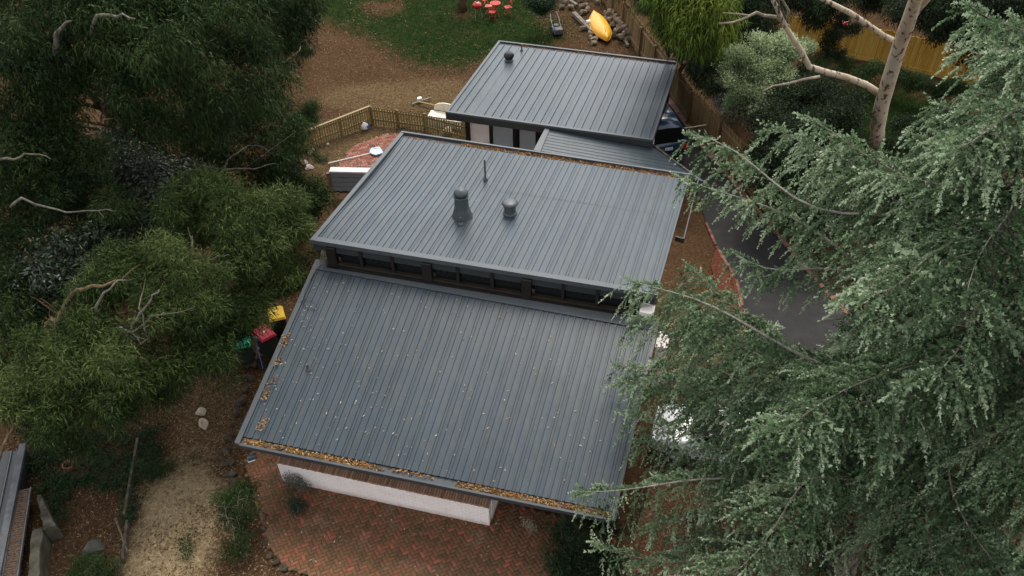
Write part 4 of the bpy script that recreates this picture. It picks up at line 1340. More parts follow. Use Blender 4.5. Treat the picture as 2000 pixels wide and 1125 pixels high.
def car(name, loc, rz, label, paint, L, Wd, prof, cab, wheels, rear_plate=True):
    """x forward. prof: (x, half width, sill, shoulder) ; cab: (x, half width top, roof z)"""
    c = empty(name, loc, label, 'car', None, rz)
    body = loft([section(x, w, .24 if abs(x) < L * .46 else .34, zs, zs + .02, w * .8) for x, w, zs in prof])
    body.build('body', M[paint], c, local=True, smooth=True)
    g = MB(); n = 0
    secs = []
    for x, wb, zb, wt, zt in cab:
        secs.append([(x, -wb, zb), (x, -wt - .02, zt - .08), (x, -wt + .08, zt - .01), (x, 0, zt + .015), (x, wt - .08, zt - .01), (x, wt + .02, zt - .08), (x, wb, zb)])
    # glass house (dark) with painted roof skin just above
    loft(secs).build('window', M['glass'], c, local=True)
    rs = [[(x, -wt - .035, zt - .10), (x, -wt + .08, zt + .008), (x, 0, zt + .035), (x, wt - .08, zt + .008), (x, wt + .035, zt - .10)] for x, wb, zb, wt, zt in cab[1:-1]]
    loft(rs).build('roof', M[paint], c, local=True, smooth=True)
    for s in (-1, 1):
        for (x0, wb0, zb0, wt0, zt0), (x1, wb1, zb1, wt1, zt1) in ((cab[0], cab[1]), (cab[-1], cab[-2])):
            MB().bar((x0, s * (wb0 - .02), zb0), (x1, s * (wt1 + .005), zt1 - .03), .07, .06).build('pillar', M[paint], c, local=True)
        xm = (cab[1][0] + cab[-2][0]) / 2
        MB().bar((xm, s * (cab[1][1] + .005), cab[1][2]), (xm, s * (cab[1][3] + .02), cab[1][4] - .08), .05, .07).build('pillar', M['black'], c, local=True)
        MB().box((cab[0][0] - .25, s * (Wd / 2 + .08), cab[0][2] + .06), (.12, .2, .13)).build('mirror', M[paint], c, local=True, bevel=.03)
        for x in wheels:
            w = MB().tube([(x, s * (Wd / 2 - .2), .32), (x, s * (Wd / 2 + .005), .32)], .32, 24).build('wheel', M['tyre'], c, local=True)
            MB().tube([(x, s * (Wd / 2), .32), (x, s * (Wd / 2 + .012), .32)], .2, 18).build('rim', M['steel'], w, local=True)
        MB().box((L / 2 - .10, s * (Wd / 2 - .32), .66), (.16, .34, .14)).build('headlight', M['steel'], c, local=True, bevel=.03)
        MB().box((-L / 2 + .04, s * (Wd / 2 - .16), .86), (.1, .2, .28)).build('tail_light', M['red'], c, local=True, bevel=.02)
    MB().box((L / 2 - .03, 0, .38), (.1, Wd * .8, .14)).build('front_bumper', M['black'], c, local=True, bevel=.02)
    MB().box((-L / 2 + .02, 0, .46), (.14, Wd * .9, .16)).build('rear_bumper', M['black'], c, local=True, bevel=.02)
    if rear_plate:
        pl_ = MB().box((-L / 2 - .03, -.0, .84), (.02, .37, .13)).build('number_plate', M['whitep'], c, local=True)
        g = MB()
        for k in range(6):
            if k == 3: continue
            g.box((-L / 2 - .042, -.14 + .056 * k, .84), (.004, .03, .07))
        g.build('plate_characters', nmat('plate_ink', [(.05, .06, .08), (.08, .09, .11)], 5, .6), pl_, local=True)
    return c
cw_ = P(1286, 832, .55)
cc = Vector((cw_.x, cw_.y, 0)) + AX * 2.0
cc.z = gz(cc.y) + .02
car('parked_car', cc, math.atan2(-AX.y, -AX.x), 'white car parked beneath the drooping cedar, bonnet towards the house', 'car_white', 4.35, 1.74,
    [(-2.16, .70, .80), (-2.0, .82, .95), (-1.2, .86, .96), (0, .87, .95), (.9, .87, .93), (1.5, .85, .88), (1.95, .78, .78), (2.15, .62, .66)],
    [(.98, .74, .92, .6, .95), (.25, .80, .93, .60, 1.42), (-.5, .80, .94, .60, 1.44), (-1.05, .79, .95, .58, 1.38), (-1.75, .74, .95, .56, .98)], (1.32, -1.32))
cr_ = P(1312, 290, .3)
rzb = math.atan2(.98, -.2)
cc = Vector((cr_.x - .12, cr_.y, 0)) + Vector((-.2, .98, 0)) * 2.3
cc.z = gz(cc.y) + .015
car('parked_car', cc, rzb, 'blue four wheel drive parked under the carport, seen from behind', 'car_blue', 4.5, 1.86,
    [(-2.24, .84, 1.05), (-2.15, .90, 1.08), (-1.2, .92, 1.08), (0, .93, 1.06), (1.0, .92, 1.04), (1.8, .88, .98), (2.15, .80, .86), (2.24, .7, .7)],
    [(1.15, .82, 1.02, .7, 1.06), (.5, .86, 1.05, .70, 1.72), (-.8, .86, 1.06, .70, 1.76), (-1.95, .85, 1.07, .68, 1.70), (-2.2, .84, 1.07, .66, 1.12)], (1.38, -1.38))
# tall stub of a trunk at the very top of the lawn is a tree (see planting)
# ---------------------------------------------------------------- foliage builders
def unit(a): return a / np.maximum(np.linalg.norm(a, axis=-1, keepdims=True), 1e-9)

def cluster_template(n, rad, ll, lw, droop, out=0.8, flat=0.8, curl=0.0, seed=0):
    """n leaves (4-point blades) filling a ball; returns (n,4,3)"""
    r = np.random.default_rng(seed)
    p = unit(r.normal(size=(n, 3))) * (r.random((n, 1)) ** 0.45) * rad
    p[:, 2] *= flat
    d = unit(unit(p) * out + r.normal(size=(n, 3)) * .55 + np.array([0, 0, -droop]))
    w = unit(np.cross(d, r.normal(size=(n, 3))))
    L = ll * r.uniform(.65, 1.25, (n, 1)); W = lw * r.uniform(.7, 1.2, (n, 1)) * .5
    tip = p + d * L + np.array([0, 0, -1]) * L * curl
    mid = p + d * L * .15
    return np.stack([mid + w * W, tip, mid - w * W], 1)

def scatter(centres, templates, scale, tints, leaf_jit=.22, r=rng, stretch=None):
    """put templates (T,n,4,3) at centres (k,3) -> V, F, tint"""
    k = len(centres); T = np.stack(templates)
    which = r.integers(0, len(T), k)
    yaw = r.uniform(0, 2 * np.pi, k)
    A = T[which] * (scale * r.uniform(.75, 1.25, k))[:, None, None, None]
    c, s = np.cos(yaw)[:, None, None], np.sin(yaw)[:, None, None]
    X = A[..., 0] * c - A[..., 1] * s + centres[:, 0, None, None]
    Y = A[..., 0] * s + A[..., 1] * c + centres[:, 1, None, None]
    Z = A[..., 2] + centres[:, 2, None, None]
    V = np.stack([X, Y, Z], -1)
    n = V.shape[1]
    V = V.reshape(-1, 3)
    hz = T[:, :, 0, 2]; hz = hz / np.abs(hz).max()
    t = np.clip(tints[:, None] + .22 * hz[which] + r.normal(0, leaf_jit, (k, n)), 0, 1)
    return V, np.arange(len(V)).reshape(-1, 3), np.repeat(t.ravel(), 3)

def lobes_to_centres(lobes, per, r=rng, flat=.75, shell=.45):
    """lobes: (px, py, z, radius[, weight]) -> cluster centres, gathered in smaller clumps over each lobe"""
    C, Tn = [], []
    for lb in lobes:
        c = np.array(P(lb[0], lb[1], lb[2])); rad = lb[3]; w = lb[4] if len(lb) > 4 else 1
        k = max(4, int(per * rad * rad * w))
        ns = max(4, int(7 * rad ** 1.2))
        sd = unit(r.normal(size=(ns, 3)))
        sd[:, 2] = np.where(sd[:, 2] < -.3, -sd[:, 2], sd[:, 2])
        sc_ = c + sd * rad * r.uniform(.5, 1.02, (ns, 1)) * np.array([1, 1, flat])
        st = r.normal(0, .16, ns)
        which = r.integers(0, ns, k)
        q = sc_[which] + r.normal(0, 1, (k, 3)) * rad * .20 * np.array([1, 1, .7])
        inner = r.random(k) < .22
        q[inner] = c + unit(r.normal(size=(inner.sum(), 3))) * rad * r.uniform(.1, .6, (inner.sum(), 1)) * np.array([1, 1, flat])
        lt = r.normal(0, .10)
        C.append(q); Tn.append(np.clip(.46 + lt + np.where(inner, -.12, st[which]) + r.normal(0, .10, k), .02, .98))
    return np.concatenate(C), np.concatenate(Tn)

def limb_path(a, b_, sag, r, n=7):
    a, b_ = Vector(a), Vector(b_)
    pts = []
    side = Vector((r.normal(), r.normal(), r.normal())) * (b_ - a).length * .07
    for i in range(n):
        t = i / (n - 1)
        p = a.lerp(b_, t) + side * math.sin(math.pi * t) + ZX * (sag * math.sin(math.pi * t)) + Vector((r.normal(), r.normal(), r.normal())) * .05 * (b_ - a).length * .3 * (0 < i < n - 1)
        pts.append(p)
    return pts

def tree(name, label, cat, base, trunk_top, r0, lobes, per, temps, leaf_m, bark_m, scale=1.0, limb_r=.06, group=None, limbs=True, flat=.75, shell=.45, twigs=0, part='crown', seed=1, extra_limbs=()):
    r = np.random.default_rng(seed)
    base = Vector(base); trunk_top = Vector(trunk_top)
    root = empty(name, base, label, cat, group)
    path = limb_path(base - ZX * .1, trunk_top, 0, r, 8)
    MB().tube(path, [r0 * (1.25 if i == 0 else 1 - .055 * i) for i in range(8)], 10).build('trunk' if cat == 'tree' else 'stem', bark_m, root, smooth=True)
    cen, tn = lobes_to_centres(lobes, per, r, flat, shell)
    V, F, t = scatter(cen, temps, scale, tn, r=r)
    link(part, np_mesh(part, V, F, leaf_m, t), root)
    if limbs:
        for i, lb in enumerate(lobes):
            c = P(lb[0], lb[1], lb[2])
            k = min(7, 4 + i % 4)
            pth = limb_path(path[k], c + ZX * lb[3] * .2, .3, r)
            L = (c - path[k]).length
            rr = limb_r * (.5 + .1 * L)
            g = MB().tube(pth, [rr * (1 - .12 * j) for j in range(7)], 7)
            for q in range(twigs):
                s = pth[2 + q % 5]
                e = s + Vector((r.normal(), r.normal(), abs(r.normal()) * .6)).normalized() * lb[3] * r.uniform(.5, 1.0)
                g.tube(limb_path(s, e, .1, r, 5), [rr * .32, rr * .28, rr * .22, rr * .16, rr * .08], 5)
            g.build('limb', bark_m, root, smooth=True)
    for pts, ra, rb, mk in extra_limbs:
        pp_ = [P(*q) for q in pts]
        pp_ = [pp_[0] - ZX * .45 - (pp_[1] - pp_[0]) * 1.1] + pp_ + [pp_[-1] + (pp_[-1] - pp_[-2]) * .8 - ZX * .12]
        n = len(pp_); rb = rb * .5
        sm = []
        for j in range(n - 1):          # ease the kinks
            for f_ in (0, .5):
                p0_, p1_, p2_, p3_ = pp_[max(j - 1, 0)], pp_[j], pp_[j + 1], pp_[min(j + 2, n - 1)]
                sm.append(.5 * ((2 * p1_) + (p2_ - p0_) * f_ + (2 * p0_ - 5 * p1_ + 4 * p2_ - p3_) * f_ ** 2 + (3 * p1_ - p0_ - 3 * p2_ + p3_) * f_ ** 3) + Vector((r.normal(), r.normal(), r.normal())) * .025)
        sm.append(pp_[-1]); n = len(sm)
        g = MB().tube(sm, [ra + (rb - ra) * j / max(1, n - 1) for j in range(n)], 8)
        for j in range(2, n - 1):
            if r.random() < .18:
                dd_ = (sm[j + 1] - sm[j]).normalized() * .7 + Vector((r.normal(), r.normal(), r.normal() + .3)) * .6
                l_ = r.uniform(.35, .9)
                g.tube([sm[j], sm[j] + dd_ * l_ * .5, sm[j] + dd_ * l_ + Vector((r.normal(), r.normal(), 0)) * .12], [rb * .8 + .004, rb * .5 + .004, .004], 5)
        g.build('limb', M[mk], root, smooth=True)
    return root

LM = {}
LM['gum'] = leafmat('dark_gum_leaf', [(0.0051, 0.0119, 0.0034), (0.0136, 0.0289, 0.0076), (0.0289, 0.0527, 0.0136), (0.0595, 0.0833, 0.0272)])
LM['gum2'] = leafmat('olive_fine_leaf', [(0.008, 0.017, 0.004), (0.025, 0.045, 0.010), (0.052, 0.080, 0.019), (0.11, 0.135, 0.045)])
LM['dark'] = leafmat('glossy_dark_leaf', [(0.005, 0.012, 0.005), (0.014, 0.027, 0.011), (0.028, 0.046, 0.019), (0.06, 0.078, 0.04)], .4, .1, .5)
LM['bush'] = leafmat('green_bush_leaf', [(0.007, 0.018, 0.005), (0.018, 0.040, 0.010), (0.034, 0.064, 0.017), (0.06, 0.09, 0.03)])
LM['bush2'] = leafmat('deep_green_fine_leaf', [(0.006, 0.013, 0.006), (0.014, 0.028, 0.011), (0.028, 0.046, 0.019), (0.05, 0.07, 0.032)])
LM['hedge'] = leafmat('hedge_leaf', [(0.0056, 0.0112, 0.0049), (0.0126, 0.0238, 0.0091), (0.0224, 0.0364, 0.0147), (0.0350, 0.0490, 0.0210)])
LM['pitt'] = leafmat('pale_grey_green_leaf', [(0.0679, 0.0969, 0.0426), (0.1648, 0.2229, 0.1008), (0.2712, 0.3391, 0.1705), (0.4650, 0.5231, 0.3100)])
LM['bamboo'] = leafmat('yellow_green_leaf', [(0.022, 0.042, 0.008), (0.06, 0.095, 0.015), (0.12, 0.165, 0.022), (0.20, 0.23, 0.04)])
LM['ivy'] = leafmat('ivy_leaf', [(0.006, 0.016, 0.007), (0.014, 0.034, 0.013), (0.03, 0.058, 0.02), (0.07, 0.10, 0.045)], .45, .1)
LM['grass'] = leafmat('grass_blade', [(0.006, 0.014, 0.003), (0.012, 0.027, 0.006), (0.022, 0.038, 0.011), (0.05, 0.056, 0.022)], .7, .2, .2)
LM['chip'] = leafmat('dry_leaf_and_bark', [(0.022, 0.012, 0.007), (0.065, 0.035, 0.017), (0.13, 0.075, 0.036), (0.27, 0.20, 0.12)], .9, 0, .1)
LM['strawl'] = leafmat('dry_straw', [(0.09, 0.06, 0.03), (0.20, 0.145, 0.075), (0.32, 0.25, 0.14), (0.46, 0.39, 0.26)], .9, 0, .1)
LM['gutterleaf'] = leafmat('rusty_leaf_litter', [(0.040, 0.016, 0.008), (0.115, 0.050, 0.018), (0.22, 0.115, 0.036), (0.40, 0.28, 0.13)], .85, 0, .2)
LM['cedar'] = leafmat('blue_grey_cedar_needle', [(0.015, 0.031, 0.012), (0.066, 0.114, 0.050), (0.175, 0.25, 0.132), (0.46, 0.53, 0.36)], .6, .34, .15)
LM['paleleaf'] = leafmat('pale_dry_leaf', [(.16, .12, .07), (.32, .26, .17), (.5, .45, .36)], .9, 0, .1)

T_gum = [cluster_template(72, .46, .21, .034, .9, .7, .8, .15, s) for s in range(8)]
T_fine = [cluster_template(95, .42, .21, .026, .45, 1.0, .7, .1, 20 + s) for s in range(8)]
T_frond = [cluster_template(46, .22, .15, .022, .2, 1.0, .9, .05, 320 + s) for s in range(8)]
T_tiny = [cluster_template(34, .15, .07, .026, .2, 1.0, .9, .0, 340 + s) for s in range(6)]
T_dark = [cluster_template(60, .42, .15, .055, .5, .9, .8, .0, 40 + s) for s in range(6)]
T_bush = [cluster_template(64, .36, .11, .050, .3, .9, .8, .0, 60 + s) for s in range(6)]
T_pitt = [cluster_template(80, .30, .10, .048, -.25, 1.0, .8, .0, 80 + s) for s in range(6)]
T_bam = [cluster_template(50, .55, .34, .052, 1.1, .6, .9, .2, 100 + s) for s in range(6)]

# ---------------------------------------------------------------- left: the gum trees and their understorey
tree('gum_tree', 'big dark gum tree with drooping leaves filling the top left corner', 'tree', P(222, 300), P(195, 195, 6.2), .34,
     [(40, 40, 9.5, 2.0), (110, 95, 9.5, 1.7), (210, 45, 10, 1.8), (300, 110, 9.5, 1.7), (400, 60, 9.5, 1.8), (330, 25, 10, 1.5), (480, 110, 8.5, 1.5), (130, 10, 10.5, 1.6),
      (250, 150, 9, 1.4), (370, 160, 8.5, 1.4), (450, 190, 7.8, 1.4), (520, 180, 7, 1.2), (60, 170, 8.5, 1.6), (100, 240, 7.5, 1.3), (500, 30, 8.5, 1.5), (440, -10, 9.5, 1.4), (300, 225, 7.2, 1.2), (390, 245, 6.6, 1.2), (0, 110, 9.2, 1.5), (230, 100, 9.6, 1.4), (150, 165, 8.6, 1.2)],
     36, T_gum, LM['gum'], M['bark_tan'], 1.0, .07, twigs=3, seed=3,
     extra_limbs=[([(222, 262, 4.5), (212, 225, 5.3), (190, 198, 6.2), (165, 168, 7.2), (150, 150, 8)], .24, .10, 'bark_tan'), ([(208, 212, 5.6), (170, 205, 6.3), (125, 205, 6.6), (80, 215, 7.0), (60, 225, 7.2)], .10, .05, 'bark_dark'),
                  ([(205, 212, 5.6), (222, 205, 6.2), (238, 190, 7.0)], .05, .03, 'limb_grey'), ([(106, 82, 10.2), (115, 60, 10.6), (126, 45, 11)], .10, .05, 'limb_grey'), ([(190, 33, 10.9), (215, 30, 11), (240, 29, 11.2)], .06, .04, 'limb_grey')])
tree('gum_tree', 'tall gum sapling with pale trunk at the left edge of the back lawn', 'tree', P(602, 95), P(594, 60, 2.2), .20,
     [(560, 45, 5, 1.5), (545, 95, 4.2, 1.2), (585, 30, 5.5, 1.2), (520, 75, 5, 1.2), (560, 5, 6.2, 1.5), (590, 100, 1.8, .55), (500, -10, 6.8, 1.4), (555, 130, 2.4, .7)],
     44, T_gum, LM['gum'], M['bark_pale'], .9, .05, twigs=2, seed=4)
tree('feathery_tree', 'pale olive feathery tree at the far left edge, mid height', 'tree', P(70, 470), P(60, 380, 5), .18,
     [(20, 265, 7, 1.3), (70, 300, 7, 1.3), (120, 285, 6.8, 1.1), (150, 330, 6.3, 1.2), (40, 370, 6.2, 1.3), (110, 395, 5.8, 1.3), (60, 440, 5.2, 1.2), (160, 395, 5.4, 1.0), (10, 330, 6.8, 1.2), (20, 480, 4.8, 1.1), (225, 415, 5.6, .75), (180, 440, 5.0, .9)],
     50, T_fine, LM['gum'], M['bark_pale'], 1.0, .05, twigs=3, seed=5,
     extra_limbs=[([(-5, 312, 7.6), (30, 310, 7.7), (50, 300, 7.8), (75, 302, 7.9)], .05, .02, 'limb_grey'), ([(40, 388, 7), (70, 398, 6.8), (110, 412, 6.6), (150, 415, 6.6), (190, 410, 6.7)], .045, .02, 'limb_grey')])
tree('dark_leaved_tree', 'dark glossy broad leaved tree between the feathery trees at left', 'tree', P(250, 520), P(240, 440, 3.4), .16,
     [(255, 330, 5, 1.2), (300, 370, 5, 1.2), (215, 350, 5, 1.1), (270, 420, 4.6, 1.2), (190, 480, 4.6, 1.3), (130, 520, 4.6, 1.3), (170, 550, 4.2, 1.2), (290, 455, 4.2, 1.0), (90, 560, 4.2, 1.1), (340, 350, 4.2, 1.0), (120, 590, 3.6, 1.1), (220, 300, 4.8, .9), (230, 500, 3.8, 1.1)],
     46, T_dark, LM['dark'], M['bark_dark'], 1.0, .04, twigs=1, seed=6)
tree('understorey_tree', 'sparse dark understorey tree with bare grey limbs left of the picket fence', 'tree', P(420, 420), P(400, 350, 2.6), .15,
     [(330, 265, 4.6, 1.2), (420, 285, 4.4, 1.2), (500, 270, 4.2, 1.2), (545, 300, 3.6, 1.1), (440, 335, 3.4, 1.1), (360, 330, 3.6, 1.1), (520, 345, 2.8, 1.1), (480, 225, 4.8, 1.2), (560, 255, 3.8, 1.0), (300, 300, 4.2, 1.1), (400, 225, 5, 1.2), (540, 215, 4.2, .9)],
     38, T_gum, LM['gum'], M['bark_dark'], .9, .05, twigs=3, seed=7,
     extra_limbs=[([(300, 310, 4.2), (330, 318, 4.4), (355, 345, 4.0), (372, 365, 3.6)], .07, .04, 'bark_tan'), ([(365, 334, 4.8), (385, 333, 4.9), (400, 326, 5.0), (412, 328, 5)], .05, .03, 'limb_grey'), ([(440, 330, 4.4), (475, 328, 4.4), (495, 330, 4.4), (522, 322, 4.4)], .045, .012, 'limb_grey'), ([(445, 312, 4.5), (465, 298, 4.6), (485, 283, 4.7), (505, 286, 4.7)], .03, .012, 'limb_grey'), ([(415, 203, 5.6), (440, 215, 5.4), (455, 218, 5.4)], .03, .012, 'limb_grey'), ([(405, 205, 5.6), (430, 190, 5.8), (436, 172, 6)], .03, .012, 'limb_grey')])
tree('evergreen_shrub', 'rounded dark green shrub standing at the left end of the picket fence', 'shrub', P(596, 320), P(594, 270, 1.6), .08,
     [(596, 215, 2.6, .62), (580, 240, 2.3, .6), (604, 235, 2.1, .45), (575, 275, 1.7, .55), (560, 300, 1.3, .55)],
     150, T_gum, LM['bush'], M['bark_dark'], .55, .03, part='foliage', seed=8)
tree('evergreen_shrub', 'dark glossy shrub touching the left corner of the upper roof', 'shrub', P(600, 460), P(590, 420, 1.2), .08,
     [(560, 350, 2.2, .9), (595, 370, 1.9, .75), (620, 385, 1.6, .55), (570, 400, 1.6, .8), (610, 415, 1.2, .6), (540, 385, 1.9, .8), (590, 440, .8, .7)],
     110, T_bush, LM['bush'], M['bark_dark'], 1.0, .03, part='foliage', seed=9)
tree('feathery_tree', 'bright olive feathery tree beside the left corner of the upper roof', 'tree', P(440, 640), P(450, 520, 3.4), .17,
     [(370, 405, 5.8, 1.0), (430, 400, 5.8, 1.1), (490, 420, 5.6, 1.0), (545, 425, 5.2, .95), (575, 460, 4.6, .8), (455, 455, 5.6, 1.1), (520, 480, 5.0, 1.0), (570, 510, 4.0, .8), (545, 550, 3.6, .9), (400, 455, 5.2, 1.0), (480, 520, 4.8, 1.0), (565, 558, 3.0, .45), (500, 575, 3, .6), (475, 600, 2.7, .5), (590, 540, 3.2, .5), (350, 440, 5.2, .8)],
     62, T_fine, LM['gum2'], M['bark_pale'], .95, .05, twigs=3, seed=10,
     extra_limbs=[([(390, 525, 5.2), (405, 515, 5.4), (420, 505, 5.6), (435, 498, 5.7)], .05, .03, 'limb_grey'), ([(377, 500, 5.5), (377, 480, 5.7), (375, 465, 5.8)], .03, .02, 'limb_grey')])
tree('feathery_tree', 'spreading olive feathery tree with exposed pale limbs above the wheelie bins', 'tree', P(150, 770), P(120, 640, 3.2), .19,
     [(290, 510, 5.6, 1.05), (350, 545, 5.6, 1.05), (235, 545, 5.4, 1.0), (390, 590, 5.0, 1.0), (200, 590, 5.2, .9), (330, 610, 5.2, 1.0), (430, 640, 4.0, .95), (380, 670, 4.2, .95), (470, 600, 3.6, .85), (160, 660, 5.0, .95), (220, 690, 4.9, 1.0), (330, 720, 4.0, .95), (270, 750, 4.2, 1.0), (150, 730, 4.5, 1.0), (400, 715, 3.2, .8), (180, 790, 4.0, .9), (90, 700, 4.6, .9), (240, 800, 3.4, .85), (120, 800, 3.9, .9), (320, 770, 3.2, .7), (60, 760, 4.2, .9), (430, 690, 3.0, .6), (455, 648, 2.9, .6), (470, 628, 2.8, .4), (462, 665, 2.2, .4)],
     62, T_fine, LM['gum2'], M['bark_tan'], .95, .05, twigs=3, seed=11,
     extra_limbs=[([(95, 650, 4.6), (100, 625, 5.0), (112, 640, 4.9), (95, 660, 4.7), (72, 690, 4.2), (68, 720, 3.8), (75, 740, 3.5)], .12, .06, 'bark_tan'), ([(118, 618, 5.2), (140, 575, 5.7), (165, 563, 6.0), (200, 556, 6.1), (225, 548, 6.1)], .09, .04, 'bark_tan'),
                  ([(190, 600, 5.7), (205, 575, 6.0), (222, 556, 6.1)], .05, .035, 'limb_grey'), ([(262, 630, 5.7), (275, 612, 5.9), (290, 595, 6.1), (300, 575, 6.3)], .05, .025, 'limb_grey'), ([(235, 640, 5.3), (255, 650, 5.5), (270, 640, 5.6), (296, 620, 5.8)], .045, .02, 'limb_grey'), ([(275, 615, 5.9), (272, 590, 6.1), (274, 575, 6.2)], .025, .012, 'limb_grey'),
                  ([(245, 650, 5.3), (255, 675, 5.0), (270, 692, 4.8), (282, 702, 4.7)], .03, .012, 'limb_grey'), ([(262, 655, 5.4), (272, 668, 5.3), (280, 670, 5.3), (292, 652, 5.4)], .03, .012, 'limb_grey')])
tree('understorey_tree', 'dark drooping understorey tree at the left edge above the grey shed roof', 'tree', P(60, 860), P(40, 760, 2.6), .12,
     [(20, 560, 4.2, 1.2), (15, 640, 4.0, 1.2), (40, 590, 3.8, 1.1), (20, 720, 3.6, 1.1), (60, 640, 3.6, 1.0), (70, 820, 2.4, .8), (15, 790, 3, .9), (115, 850, 1.6, .7), (150, 860, 1.4, .6)],
     48, T_gum, LM['gum'], M['bark_dark'], .85, .04, twigs=2, seed=12,
     extra_limbs=[([(-5, 895, 3.3), (20, 850, 3.5), (45, 810, 3.6), (75, 795, 3.6)], .05, .025, 'bark_tan')])

# shrubs and ground plants at bottom left and along the house
tree('feathery_shrub', 'upright bright green feathery shrub at the left of the brick paving', 'shrub', P(462, 1060), P(465, 1000, 1.1), .035,
     [(440, 975, 1.4, .42), (475, 968, 1.4, .38), (485, 1000, 1.1, .34), (470, 1040, .8, .36), (445, 1010, 1.0, .34), (462, 1075, .4, .34), (488, 955, 1.3, .28)],
     150, T_frond, LM['bush'], M['twig'], 1.0, .03, twigs=3, part='foliage', seed=13)
tree('leafy_plant', 'bright green low leafy plant in front of the grey boulder', 'plant', P(182, 1108), P(182, 1100, .3), .02,
     [(160, 1100, .25, .28), (190, 1098, .28, .3), (215, 1108, .22, .26), (175, 1118, .2, .3), (205, 1122, .2, .3), (150, 1118, .2, .25)],
     260, T_tiny, LM['bush'], M['bark_dark'], 1.0, .01, limbs=False, part='foliage', seed=14)
tree('grey_shrub', 'small grey green dried shrub against the white front wall', 'shrub', P(572, 952), P(570, 945, .4), .02,
     [(560, 938, .5, .2), (580, 944, .42, .2), (592, 948, .3, .16)],
     420, T_tiny, leafmat('grey_dry_leaf', [(.05, .055, .04), (.12, .125, .10), (.22, .22, .19)]), M['twig'], .9, .012, twigs=2, part='foliage', seed=15)
tree('low_shrub', 'small dark shrub growing out of the brick paving below the white wall', 'shrub', P(578, 990), P(578, 985, .3), .02,
     [(570, 985, .25, .22), (588, 988, .22, .2), (578, 996, .15, .22)],
     300, T_tiny, LM['dark'], M['bark_dark'], 1.0, .012, limbs=False, part='foliage', seed=16)
tree('dark_bush', 'dark green fine leaved bush on the paving under the cedar tip, bottom centre', 'shrub', P(1140, 1105), P(1140, 1085, .8), .05,
     [(1140, 1050, 1.3, .62), (1110, 1085, 1.0, .6), (1165, 1090, 1.1, .62), (1130, 1120, .8, .65), (1180, 1130, .8, .65), (1100, 1050, .7, .4), (1085, 1110, .5, .4), (1150, 1000, 1.5, .4), (1170, 1040, 1.3, .5)],
     190, T_frond, LM['bush2'], M['bark_dark'], 1.0, .02, twigs=2, part='foliage', seed=17)
tree('dry_weed', 'pale dried weed sprouting from the paving right of the white wall', 'plant', P(1036, 1024), P(1036, 1020, .15), .01,
     [(1030, 1020, .15, .16), (1040, 1030, .12, .16)], 420, T_tiny, LM['paleleaf'], M['twig'], .8, .01, limbs=False, part='foliage', seed=18)
tree('yard_weed', 'small dark weed clump beside the long white skimmer pole', 'plant', P(628, 312), P(628, 308, .2), .015,
     [(622, 308, .2, .3), (634, 312, .2, .26)], 260, T_tiny, LM['bush'], M['bark_dark'], 1.0, .01, limbs=False, part='foliage', seed=19)
tree('lawn_shrub', 'grey green shrub at the top edge of the back lawn left of the log heap', 'shrub', P(1062, 22), P(1062, 15, .5), .04,
     [(1050, 8, .7, .7), (1075, 12, .7, .7), (1062, 20, .4, .7)], 120, T_bush, LM['ivy'], M['bark_dark'], .9, .02, limbs=False, part='foliage', seed=20)

# ---------------------------------------------------------------- right: beyond the paling fence
tree('yellow_green_tree', 'bright yellow green tree with long hanging leaves at top centre right', 'tree', P(1330, 150), P(1335, 90, 3), .15,
     [(1345, 25, 6, 1.4), (1325, 45, 5.4, .9), (1375, 55, 5.4, 1.15), (1350, 78, 4.4, .9), (1385, 88, 4.0, .75), (1370, 0, 6.6, 1.4), (1315, 5, 6.4, 1.1), (1355, 60, 5.2, 1.0)],
     52, T_bam, LM['bamboo'], M['bark_dark'], 1.0, .05, seed=21)
tree('dark_tree', 'dark dense tree behind the paling fence left of the yellow green tree', 'tree', P(1335, 95), P(1330, 50, 3), .15,
     [(1272, 2, 4.2, 1.2), (1308, 45, 3.2, .95), (1262, -25, 5, 1.4), (1345, 100, 2.2, .9), (1368, 140, 1.9, .85), (1390, 168, 1.7, .9), (1310, -20, 5, 1.4), (1325, 75, 2.6, .85)],
     60, T_gum, LM['hedge'], M['bark_dark'], .9, .05, seed=22)
tree('dark_tree', 'dark bushy tree behind the bare limb between yellow green tree and golden fence', 'tree', P(1450, 120), P(1455, 70, 3), .15,
     [(1430, 40, 3.6, 1.3), (1470, 60, 3.2, 1.2), (1490, 30, 3.4, 1.2), (1420, 90, 2.8, 1.1), (1460, 0, 4.4, 1.4), (1500, 80, 1.8, .8), (1400, 10, 4.4, 1.2), (1395, 130, 1.6, 1.0)],
     60, T_gum, LM['hedge'], M['bark_dark'], .9, .05, seed=23)
tree('pale_shrub', 'rounded pale grey green shrub of small leaves behind the small shed', 'shrub', P(1480, 260), P(1480, 200, 1.8), .12,
     [(1505, 90, 4.0, .95), (1535, 110, 3.6, .8), (1450, 120, 3.6, .85), (1480, 140, 3.3, .9), (1425, 150, 3.0, .75), (1445, 180, 2.6, .9), (1510, 165, 2.8, .9), (1470, 210, 2.0, .9), (1430, 205, 2.0, .7), (1580, 95, 3.4, .4), (1490, 200, 2.2, .8)],
     150, T_pitt, LM['pitt'], M['bark_dark'], 1.0, .03, part='foliage', seed=24)
tree('tangled_shrub', 'brownish tangled shrub leaning over the paling fence below the pale shrub', 'shrub', P(1480, 290), P(1475, 270, 1), .06,
     [(1450, 222, 1.9, .7), (1475, 250, 1.8, .7), (1425, 205, 1.8, .55), (1500, 285, 1.6, .7)],
     70, T_bush, leafmat('brown_green_leaf', [(.03, .03, .016), (.06, .058, .034), (.10, .095, .06)]), M['twig'], 1.0, .03, twigs=5, part='foliage', seed=25)
